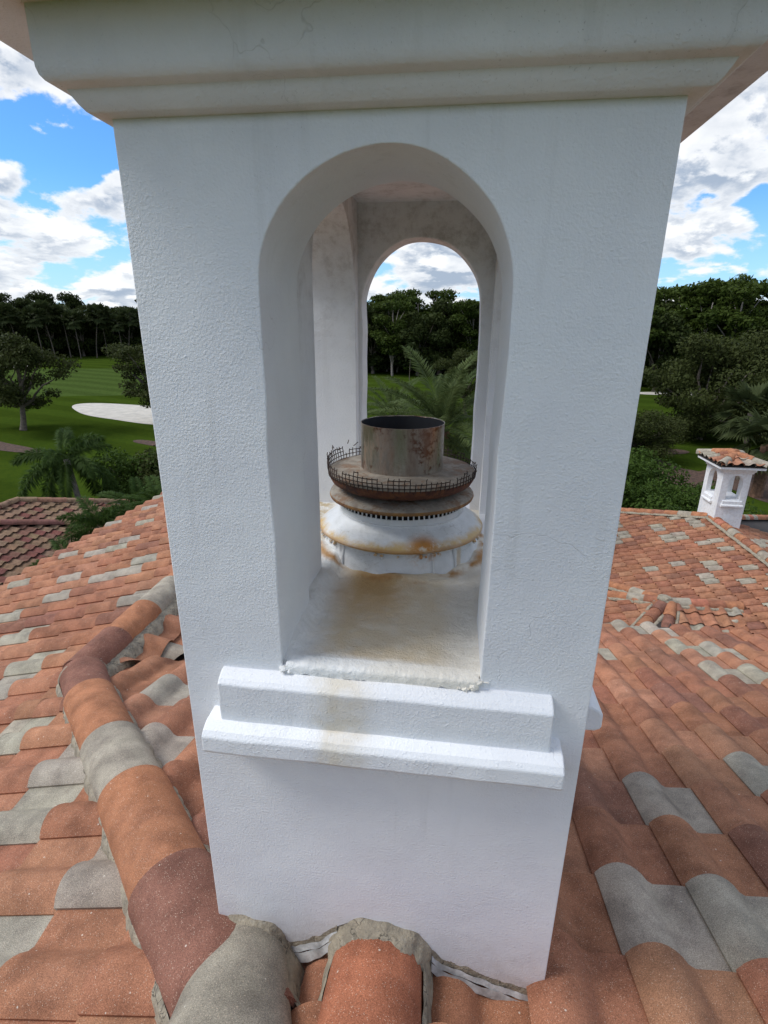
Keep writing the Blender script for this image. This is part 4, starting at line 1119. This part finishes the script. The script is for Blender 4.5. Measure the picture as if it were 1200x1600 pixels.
for a, b in ((X0+.001, X0+0.15), (X1-0.15, X1-.001)):
    wl('side_wall', [(Y0+.1695, -5.5), (Y1-.1195, -5.5), (Y1-.1195, ZT2+.1), (Y0+.1695, ZT2+.1)], arch(Y0+0.60, 0.28, -4.16, -3.66, 20), a, b, 'x')
v, f = box_vf(X0+.02, X1-.02, Y0+.05, Y1-.05, -4.4, -4.15); o = link('chamber_floor', mesh_py('chamber_floor', v, f, M['stucco_far'])); local(o, t2)
v, f = box_vf(X0+.1, X1-.1, Y0+.1, Y1-.1, -3.27, -3.21); o = link('ceiling', mesh_py('ceiling', v, f, M['stucco_far'])); local(o, t2)
pr2 = [(-0.01, ZT2-.06), (0.02, ZT2-.06), (0.03, ZT2-.04), (0.035, ZT2-.01), (0.06, ZT2+.0), (0.07, ZT2+.03), (0.07, ZT2+.10)]
o = link('cornice', rings_mesh('cornice', pr2, X0, X1, Y0, Y1, M['stucco_far'])); local(o, t2)
v, f = box_vf(X0-.22, X1+.22, Y0-.22, Y1+.22, ZT2+.10, ZT2+.17); o = link('fascia', mesh_py('fascia', v, f, M['stucco_far'])); local(o, t2)
v, f = box_vf(X0-.24, X1+.24, Y0-.24, Y1+.24, ZT2+.171, ZT2+.19); o = link('drip_edge', mesh_py('drip_edge', v, f, M['dark'])); local(o, t2)
o = link('roof', pyramid(X0-.22, X1+.22, Y0-.22, Y1+.22, ZT2+.19, ZT2+.19+SLOPE*0.6, M['deck'])); local(o, t2)
tiled_hip(X0-.25, X1+.25, Y0-.25, Y1+.25, ZT2+.18, t2, 51, 300, 0.25)
s2 = sill_mesh('sill', 0.12, 0.65, 0.085, 0.685, M['stucco_far'], 2)
o = link('sill', s2, t2); o.matrix_local = Matrix.Translation(Vector((X0, Y0, -4.0)) - Vector(t2.location))
o = link('sill', s2, t2); o.matrix_local = Matrix.Translation(Vector((X0, Y0+1.0, -4.0)) - Vector(t2.location)) @ Matrix.Rotation(R(-90), 4, 'Z')

# ------------------------------------------------------------------ vegetation
M['leafA'] = leaf_material('oak_leaves', (0.022, 0.030, 0.008), (0.062, 0.074, 0.020))
M['leafB'] = leaf_material('pine_needles', (0.020, 0.036, 0.006), (0.064, 0.090, 0.014))
M['leafC'] = leaf_material('dark_far_leaves', (0.016, 0.027, 0.007), (0.050, 0.064, 0.016))
M['leafD'] = leaf_material('glossy_shrub_leaves', (0.020, 0.042, 0.007), (0.066, 0.108, 0.018))
M['palm'] = leaf_material('palm_leaflets', (0.060, 0.090, 0.028), (0.165, 0.195, 0.070), 0.3)
M['palmD'] = leaf_material('dark_palm_leaflets', (0.032, 0.062, 0.012), (0.088, 0.138, 0.032), 0.3)
M['palmpale'] = leaf_material('fan_palm_leaves', (0.036, 0.050, 0.018), (0.095, 0.112, 0.042), 0.2)

def leaf_cloud(seed, lobes, per, size, flat=0.55, shell=0.55, aspect=0.55):
    """small leaf quads spread through ellipsoidal lobes (cx,cy,cz,rx,ry,rz)"""
    g = np.random.default_rng(seed); P, Nn, T = [], [], []
    vol = np.array([l[3]*l[4] + l[3]*l[5] for l in lobes]); cnt = (per*vol/vol.sum()).astype(int)+1
    for l, c in zip(lobes, cnt):
        d = g.normal(size=(c, 3)); d /= np.linalg.norm(d, axis=1)[:, None]
        r = shell + (1-shell)*g.random(c)**0.6
        r *= 1 + 0.18*np.sin(d[:, 0]*7+seed)*np.sin(d[:, 1]*6+1.3)*np.sin(d[:, 2]*8)
        P.append(np.array(l[:3]) + d*r[:, None]*np.array(l[3:6])); Nn.append(d)
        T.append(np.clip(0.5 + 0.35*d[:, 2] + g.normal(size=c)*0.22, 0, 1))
    P = np.concatenate(P); Nn = np.concatenate(Nn); T = np.concatenate(T); n = len(P)
    nr = Nn*0.7 + g.normal(size=(n, 3))*0.6; nr[:, 2] += 0.25; nr /= np.linalg.norm(nr, axis=1)[:, None]
    a = np.cross(nr, g.normal(size=(n, 3))); a /= np.linalg.norm(a, axis=1)[:, None]; b = np.cross(nr, a)
    s = size*(0.6 + 0.8*g.random(n))[:, None]
    v = np.stack([P - a*s, P - b*s*aspect, P + a*s, P + b*s*aspect], 1).reshape(-1, 3)
    f = np.arange(4*n); col = np.repeat(np.stack([T, T, T, np.ones(n)], 1), 4, axis=0)
    return v, f, col
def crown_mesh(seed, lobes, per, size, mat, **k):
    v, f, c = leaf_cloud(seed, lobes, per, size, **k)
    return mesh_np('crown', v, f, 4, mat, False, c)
def limb(V, Fc, pts, rads, n=7):
    base = len(V)
    for i, (p, r) in enumerate(zip(pts, rads)):
        t = (Vector(pts[min(i+1, len(pts)-1)]) - Vector(pts[max(i-1, 0)])).normalized()
        s = t.orthogonal().normalized(); u = t.cross(s)
        for k in range(n):
            a = 2*math.pi*k/n; V.append(tuple(Vector(p) + s*r*math.cos(a) + u*r*math.sin(a)))
    for i in range(len(pts)-1):
        for k in range(n):
            a = base+i*n+k; b = base+i*n+(k+1) % n; Fc.append((a, b, b+n, a+n))
def trunk_mesh(paths, mat):
    V, Fc = [], []
    for pts, rads in paths: limb(V, Fc, pts, rads)
    return mesh_py('trunk', V, Fc, mat, True)
def wander(p0, p1, n, w, rnd_):
    p0, p1 = Vector(p0), Vector(p1); out = []
    for i in range(n+1):
        q = p0.lerp(p1, i/n); k = math.sin(math.pi*i/n)
        out.append(tuple(q + Vector((rnd_.uniform(-w, w), rnd_.uniform(-w, w), rnd_.uniform(-w, w)*.5))*k))
    return out
def broadleaf(seed, h, wx, trunk_h, nl, per, size, leaf, bark, lr=0.24, zlo=0.30, fork=5, shell=0.4):
    rnd_ = random.Random(seed); lobes = []
    for i in range(nl):
        a = rnd_.uniform(0, 6.283); q = rnd_.random()**0.6
        z = h*(zlo + (0.93-zlo)*rnd_.random())
        prof = math.sin(math.pi*min(1, max(0.12, (z/h-zlo*0.6)/(1.12-zlo*0.6))))**0.6
        r = q*wx/2*prof*0.82; R_ = wx*lr*rnd_.uniform(0.6, 1.1)
        lobes.append((r*math.cos(a), r*math.sin(a), z, R_, R_, R_*rnd_.uniform(0.45, 0.7)))
    paths = [(wander((0, 0, 0), (rnd_.uniform(-.3, .3), rnd_.uniform(-.3, .3), trunk_h), 4, 0.1, rnd_), [0.034*h, 0.028*h, 0.025*h, 0.023*h, 0.022*h])]
    for l in lobes[:max(fork, nl//2)]:
        paths.append((wander(paths[0][0][-1], (l[0], l[1], l[2]), 5, 0.35, rnd_), [0.018*h, 0.014*h, 0.011*h, 0.008*h, 0.005*h, 0.003*h]))
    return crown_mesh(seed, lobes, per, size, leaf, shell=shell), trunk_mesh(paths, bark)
def pine(seed, h, wx, leaf, per=6500, size=0.30):
    rnd_ = random.Random(seed); lobes = []; paths = []
    tr = wander((0, 0, 0), (rnd_.uniform(-.8, .8), rnd_.uniform(-.8, .8), h*0.93), 6, 0.25, rnd_)
    paths.append((tr, [0.018*h*(1-0.12*i) for i in range(7)]))
    for i in range(21):
        zf = rnd_.uniform(0.36, 0.97); a = rnd_.uniform(0, 6.283); r = wx/2*rnd_.uniform(0.15, 0.95)*(1.15-abs(zf-0.72)*1.6)
        R_ = wx*rnd_.uniform(0.17, 0.28); lobes.append((r*math.cos(a), r*math.sin(a), h*zf, R_, R_, R_*0.55))
        k = min(6, int(zf*6)); paths.append((wander(tr[max(0, k-1)], lobes[-1][:3], 3, 0.2, rnd_), [0.006*h, 0.005*h, 0.004*h, 0.002*h]))
    return crown_mesh(seed, lobes, per, size, leaf, shell=0.35), trunk_mesh(paths, M['palebark'])
def place_tree(name, meshes, x, y, label, cat, group=None, rot=0.0, s=1.0, sz=None, z=GZ, names=('crown', 'trunk')):
    t = thing(name, label, cat, (x, y, z), group); t.rotation_euler = (0, 0, rot); t.scale = (s, s, sz or s)
    for nm, me in zip(names, meshes): link(nm, me, t)
    return t
def azp(az, dist): return CAM.x + dist*math.sin(R(az)), CAM.y + dist*math.cos(R(az))

far_oaks = [broadleaf(100+i, 15, 13, 3, 26, 7000, 0.36, M['leafC'], M['bark'], 0.22, 0.08) for i in range(4)]
far_pines = [pine(120+i, 16, 9, M['leafB']) for i in range(4)]
far_darkpines = [pine(130+i, 16.5, 9, M['leafC']) for i in range(3)]
mid_oaks = [broadleaf(140+i, 9.5, 12, 2.2, 44, 16000, 0.13, M['leafA'], M['bark'], 0.12, 0.20, 10, 0.15) for i in range(2)]
bushy_oaks = [broadleaf(150+i, 9.5, 14, 1.6, 44, 24000, 0.14, M['leafA'], M['bark'], 0.15, 0.10, 10, 0.3) for i in range(2)]
mid_oaks += bushy_oaks

rnd = random.Random(77)
def forest():
    spec = [
        # az0, az1, front distance, height, kinds, label, group, step, rows
        (-52, -27, 196, 1.02, far_oaks + far_darkpines, 'tall dark tree in the wood behind the left fairway', 'trees of the dark wood beyond the left fairway', 7.2, 3),
        (-27, -14, 150, 1.0, far_oaks + far_pines, 'tree of the wood hidden behind the tower between the fairways', 'trees of the wood behind the tower', 9.0, 2),
        (-14, 6, 116, 0.99, far_pines + far_oaks[:2], 'tall green pine of the wood seen through the arched opening', 'trees of the wood seen through the arch', 5.0, 3),
        (6, 16, 108, 1.02, far_pines + far_oaks, 'tree of the wood hidden behind the tower at right', 'trees of the wood behind the tower', 6.5, 2),
        (16, 34, 98, 0.93, far_pines + far_pines + far_oaks[:2], 'tall bright green pine in the wood beyond the right bunker', 'pines of the wood beyond the right bunker', 4.6, 4),
    ]
    for a0, a1, d0, hs, kinds, lab, grp, step, rows in spec:
        for row in range(rows):
            d = d0 + row*step*1.05; da = math.degrees(step/d); a = a0 + rnd.uniform(0, da)
            while a < a1:
                x, y = azp(a + rnd.uniform(-.2, .2)*da, d + rnd.uniform(-2.2, 2.2)); k = rnd.choice(kinds)
                s_ = hs*rnd.uniform(0.82, 1.06)*(1 + 0.02*row)
                place_tree('pine_tree' if k in far_pines + far_darkpines else 'broadleaf_tree', k, x, y, lab, 'tree', grp, rnd.uniform(0, 6.28), s_, s_)
                a += da*rnd.uniform(0.8, 1.2)
forest()
# dark undergrowth that fills the foot of the wood: one mass
def undergrowth(name, a0, a1, d, h, dep, per, seed, mat):
    g = random.Random(seed); lobes = []; a = a0
    while a < a1:
        x, y = azp(a, d + g.uniform(0, dep)); r = g.uniform(1.6, 3.0)
        lobes.append((x, y, GZ + h*g.uniform(0.1, 0.62), r, r, h*g.uniform(0.3, 0.5))); a += math.degrees(0.9/d)
    v, f, c = leaf_cloud(seed, lobes, per, 0.42, shell=0.5)
    tag(link(name, mesh_np(name, v, f, 4, mat, False, c)), 'dark undergrowth filling the foot of the far wood', 'undergrowth', kind='stuff')
undergrowth('undergrowth', -52, -27, 200, 9.0, 14, 60000, 3, M['leafC'])
undergrowth('undergrowth', -27, 8, 122, 8.0, 16, 60000, 4, M['leafC'])
undergrowth('undergrowth', 8, 34, 103, 9.0, 14, 50000, 5, M['leafC'])

# cabbage palms with pale crowns in front of the left wood
def fan_palm(seed, h, r, nleaf=26, mat=None, blades=15, lean=0.0, bw=0.035):
    g = random.Random(seed); V, Fc = [], []
    top = (lean*h*0.35, 0, h)
    for i in range(nleaf):
        a = g.uniform(0, 6.283); el = g.uniform(-0.9, 1.25); dist = r*g.uniform(0.4, 0.62)
        d = Vector((math.cos(a)*math.cos(el), math.sin(a)*math.cos(el), math.sin(el)))
        c = Vector(top) + d*dist; s = d.cross(Vector((0, 0, 1))).normalized() if abs(d.z) < .99 else Vector((1, 0, 0)); u = s.cross(d)
        for k in range(blades):
            b = (k/(blades-1)-0.5)*2.6; L = r*0.55*g.uniform(0.8, 1.1)
            tip = c + (d*math.cos(b) + s*math.sin(b))*L + Vector((0, 0, -0.35*L*abs(math.sin(b)) - 0.12*L)); w = (s*math.cos(b) - d*math.sin(b))*r*bw
            i0 = len(V); mid = c.lerp(tip, 0.55) + Vector((0, 0, 0.03*r)); V += [tuple(c), tuple(mid-w), tuple(tip), tuple(mid+w)]; Fc.append((i0, i0+1, i0+2, i0+3))
    me = mesh_py('crown', V, Fc, mat or M['palmpale'])
    pts = [(lean*h*0.35*(q/6)**1.5, 0, h*q/6) for q in range(7)]
    return me, trunk_mesh([(pts, [0.2, 0.15, 0.13, 0.12, 0.12, 0.12, 0.15])], M['bark'])
CP = ['second cabbage palm from the left before the dark wood, just right of the oak crown', 'third cabbage palm from the left with a strongly leaning trunk', 'fourth cabbage palm from the left in the tree line', 'fifth cabbage palm from the left before the dark wood',
      'cabbage palm in the middle of the row beyond the fairway', 'third cabbage palm from the tower edge beyond the fairway', 'second cabbage palm from the tower edge, shorter than its neighbours', 'cabbage palm nearest the tower edge beyond the left fairway', 'leftmost cabbage palm, rising behind the far left oak']
fps = [fan_palm(200+i, 12, 3.6, 46, lean=l, blades=9, bw=0.085) for i, l in enumerate((0.15, 0.5, -0.35))]
for k, (az, sc_) in enumerate([(-39.0, 0.95), (-38.1, 1.06), (-36.9, 1.0), (-36.1, 0.9), (-34.8, 1.02), (-33.9, 0.93), (-32.6, 0.84), (-32.1, 0.96), (-40.6, 1.0)]):
    x, y = azp(az, 186 + (k % 3)*2.4)
    place_tree('cabbage_palm', fps[k % 3], x, y, CP[k], 'palm tree', 'cabbage palms along the edge of the left wood', rnd.uniform(0, 6.28), sc_)
x, y = azp(-4.8, 104); place_tree('cabbage_palm', fps[0], x, y, 'small fan palm at the edge of the wood seen through the arch', 'palm tree', None, 1.0, 0.45)
x, y = azp(-6.6, 112); place_tree('pine_tree', far_pines[1], x, y, 'pine with a pale leaning trunk at the left of the arched opening', 'tree', None, 2.0, 0.9)
x, y = azp(23.4, 112); place_tree('pine_tree', far_pines[2], x, y, 'tallest umbrella topped pine rising above the right tree line', 'tree', None, 2.0, 0.95, 1.10)

# nearer trees on the grass
for nm, k, az, dd, s_, sz, lab, rt in [
    ('oak_tree', 0, -41.6, 60.5, 1.02, 1.0, 'dark live oak at far left with bare lower limbs, left of the bunker', 0.4),
    ('oak_tree', 1, -29.6, 58.0, 0.98, 0.86, 'dark bushy live oak hanging over the sand bunker beside the left edge of the tower', 1.9),
    ('oak_tree', 2, 23.4, 56.0, 0.95, 0.98, 'broad olive green live oak in the middle of the right lawn', 0.2),
    ('oak_tree', 3, 27.6, 62.0, 1.1, 1.0, 'live oak behind the fan palms at the right edge of the picture', 2.9),
    ('oak_tree', 3, 18.6, 45.0, 0.60, 0.40, 'dark live oak leaning beside the right edge of the tower', 4.0),
    ('oak_tree', 2, 26.0, 84.0, 1.0, 0.9, 'olive green oak just right of the right bunker strip', 5.0),
    ('oak_tree', 2, 31.5, 57.0, 1.0, 1.0, 'live oak outside the right edge beyond the small chimney', 1.0),
    ('oak_tree', 1, 1.2, 62.0, 0.74, 0.78, 'olive green leafy tree behind the feather palm in the arched opening', 3.0)]:
    x, y = azp(az, dd); place_tree(nm, mid_oaks[k], x, y, lab, 'tree', None, rt, s_, sz)

# feather palms: each frond is a part
def frond_mesh(seed, L, droop, leaf_l, mat, n=46, up=0.45, width=0.022, all_round=False, vee=0.5, thick=0.016):
    g = random.Random(seed); V, Fc = [], []; cols = []
    def rach(t): return Vector((L*(t - 0.12*droop*t*t), 0, L*(up*t - droop*t*t)))
    pts = [tuple(rach(i/8)) for i in range(9)]; limb(V, Fc, pts, [thick*(1-0.8*i/8) for i in range(9)], 4); F4 = list(Fc)
    for i in range(n):
        t = 0.12 + 0.88*(i+g.random()*0.5)/n; p = rach(t); d = (rach(min(1, t+.02)) - rach(t-.02)).normalized()
        upv = Vector((-d.z, 0, d.x)); ll = leaf_l*(math.sin(math.pi*min(0.97, t*0.82+0.12))**0.6)*g.uniform(0.82, 1.08)
        for sd in ((-1, 1) if not all_round else (-1, 1, -0.5, 0.5)):
            side = Vector((0, 1 if sd > 0 else -1, 0)); vv = g.uniform(vee*0.5, vee*1.3) if not all_round else g.uniform(-0.9, 1.2)
            dirn = (side*abs(sd) + d*g.uniform(0.5, 0.8) + upv*vv).normalized()
            a = p; m_ = p + dirn*ll*0.5; tip = p + dirn*ll + Vector((0, 0, -ll*g.uniform(0.15, 0.4)))
            w = d*width*g.uniform(0.7, 1.2); i0 = len(V); V += [tuple(a), tuple(m_-w), tuple(tip), tuple(m_+w)]; F4.append((i0, i0+1, i0+2, i0+3))
    return mesh_py('frond', V, F4, mat)
def feather_palm(name, label, x, y, z0, h, fronds, nf, L_s=1.0, lean=(0, 0), seed=0, el=(-35, 80), trunk_r=0.13, bark=None, cat='palm tree', group=None):
    g = random.Random(seed); t = thing(name, label, cat, (x, y, z0), group)
    if h > 0.3:
        pts = [(lean[0]*(q/5)**1.4, lean[1]*(q/5)**1.4, h*q/5) for q in range(6)]
        link('trunk', trunk_mesh([(pts, [trunk_r*1.25, trunk_r*1.05, trunk_r, trunk_r, trunk_r*0.95, trunk_r*1.05])], bark or M['palebark']), t)
    for i in range(nf):
        o_ = link('frond', fronds[i % len(fronds)], t, (lean[0], lean[1], h))
        u = (i+0.5)/nf; e = R(el[1] + (el[0]-el[1])*u**0.9) + g.uniform(-.12, .12)
        o_.rotation_euler = (g.uniform(-.25, .25), -e + R(24), i*2.399 + g.uniform(-.25, .25)); k = L_s*g.uniform(0.85, 1.1); o_.scale = (k, k, k)
    return t
ph = [frond_mesh(300+i, 2.7, 0.42, 0.50, M['palm'], 96, 0.42, 0.017) for i in range(3)]
fox = [frond_mesh(310+i, 2.1, 0.55, 0.46, M['palmD'], 84, 0.45, 0.026, True) for i in range(3)]
dyp = [frond_mesh(320+i, 1.9, 0.55, 0.48, M['palmD'], 70, 0.55, 0.022, False, 0.4) for i in range(3)]
x, y = azp(-1.6, 16.0); feather_palm('date_palm', 'large feathery date palm just beyond the rear arched opening, behind the flue', x, y, GZ, 6.55, ph, 52, 1.05, (0.1, 0.1), 1, (-50, 86), 0.25, M['redbark'])
x, y = azp(-6.4, 21.0); feather_palm('date_palm', 'smaller feather palm at the lower left of the rear arched opening', x, y, GZ, 6.1, ph, 36, 0.80, (0, 0), 2, (-45, 80), 0.2, M['redbark'])
x, y = azp(-38.2, 28.5); feather_palm('foxtail_palm', 'slender foxtail palm with drooping bushy fronds on the left lawn behind the lower roof', x, y, GZ, 3.5, fox, 13, 1.2, (-0.40, 0.05), 3, (-42, 66), 0.13, M['palebark'])
x, y = azp(-36.9, 15.2); feather_palm('clumping_palm', 'fountain shaped green palm clump hanging over the lower left roof', x, y, GZ, 4.35, fox, 17, 0.60, (0, 0), 4, (-30, 82), 0.09, M['palebark'])
x, y = azp(-40.0, 14.0); feather_palm('clumping_palm', 'leaning palm tuft lying on the tiles of the lower left roof', x, y, GZ, 4.0, fox, 12, 0.6, (0, 0), 14, (-20, 60), 0.09, M['palebark'])
x, y = azp(-33.2, 17.5); feather_palm('clumping_palm', 'palm clump with spiky fronds beside the left edge of the tower above the eave', x, y, GZ, 3.9, dyp, 20, 0.72, (0, 0), 5, (-20, 85), 0.08, M['palebark'])
x, y = azp(-31.0, 16.0); feather_palm('clumping_palm', 'dark palm clump touching the left edge of the tower over the tiled eave', x, y, GZ, 4.3, dyp, 20, 0.72, (0, 0), 6, (-20, 85), 0.08, M['palebark'])
# fan palms at the right edge
fr1 = fan_palm(240, 4.2, 2.2, 34, M['palmpale'], 15, 0.15, 0.04); fr2 = fan_palm(241, 3.6, 2.2, 34, M['palmpale'], 15, 0.0, 0.04)
x, y = azp(27.2, 42.0); place_tree('fan_palm', fr1, x, y, 'fan palm with a dark leaning trunk above the small chimney roof', 'palm tree', None, 2.6, 1.05)
V_, F_ = [], []; limb(V_, F_, [(0, 0, 0), (0.05, 0, 1.5), (0, 0, 3.2)], [0.36, 0.34, 0.38])
x, y = azp(28.7, 38.0); place_tree('fan_palm', (fr2[0], mesh_py('trunk', V_, F_, M['redbark'])), x, y, 'fan palm with a thick reddish trunk cut by the right edge of the picture', 'palm tree', None, 0.6, 0.98)

# shrubs
def shrub(seed, w, h, n, per, size, leaf):
    g = random.Random(seed); lobes = []
    for i in range(n):
        a = g.uniform(0, 6.283); r = w/2*g.random()**.6*0.8; R_ = w*g.uniform(0.16, 0.28)
        lobes.append((r*math.cos(a), r*math.sin(a), h*g.uniform(0.25, 0.85), R_, R_, R_*0.8))
    stems = [(wander((0, 0, 0), l[:3], 3, 0.1, g), [0.03, 0.025, 0.02, 0.01]) for l in lobes]
    return crown_mesh(seed, lobes, per, size, leaf, shell=0.45, aspect=0.5), trunk_mesh(stems, M['bark'])
sh = [shrub(400+i, 3.4, 2.4, 12, 5200, 0.085, M['leafD']) for i in range(3)]
shd = [shrub(410+i, 3.4, 2.8, 12, 5200, 0.085, M['leafA']) for i in range(2)]
hedge = [(19.0, 31.0, 1.1), (21.0, 29.0, .95), (23.3, 27.5, 1.0), (18.4, 27.5, 1.0), (20.6, 25.5, 1.0), (22.6, 24.0, 1.0), (24.8, 26.0, 1.05), (25.2, 23.5, 1.0), (17.2, 35, 1.2), (16.2, 30.0, 1.2), (15.0, 27, 1.2), (24.2, 30.0, 1.0)]
hl = ['glossy shrub beside the tower edge behind the lower mulch bed', 'glossy shrub in the gap left of the mulch bed', 'glossy shrub in front of the mulch bed', 'glossy shrub tucked against the tower edge, nearer the roof',
      'glossy shrub just above the right wing ridge, below the mulch', 'glossy shrub just left of the small chimney foot', 'glossy shrub behind the left face of the small chimney', 'glossy shrub rising directly beside the small chimney walls',
      'shrub farthest back along the tower edge at right', 'shrub behind the tower right of the arch', 'shrub hidden behind the tower above the wing roof', 'glossy shrub between the mulch bed and small chimney roof']
for k, (az, dd, s_) in enumerate(hedge):
    x, y = azp(az, dd); place_tree('shrub', sh[k % 3], x, y, hl[k], 'shrub', 'glossy shrubs behind the right wing', rnd.uniform(0, 6), s_, names=('foliage', 'stem'))
for k, (az, dd, s_, me_, lab) in enumerate([(-32.4, 31.0, 1.25, sh[0], 'leafy green shrub beside the left edge of the tower above the palm clumps'), (-34.2, 29.5, 0.85, sh[1], 'small bright green shrub left of the leafy shrub by the tower'),
        (-31.0, 29.0, 1.2, shd[0], 'dark shrub half hidden by the left edge of the tower'), (-39.4, 26.5, 0.75, shd[1], 'low dark shrub behind the lower left roof ridge at the palm foot'), (-42.2, 29, 0.5, shd[0], 'small dark shrub at the far left behind the lower roof'),
        (-1.0, 26.0, 1.6, shd[1], 'dark shrub low behind the date palm in the arched opening'), (3.0, 24.0, 1.5, sh[2], 'shrub at the lower right of the rear arched opening')]):
    x, y = azp(az, dd); place_tree('shrub', me_, x, y, lab, 'shrub', None, rnd.uniform(0, 6), s_, names=('foliage', 'stem'))
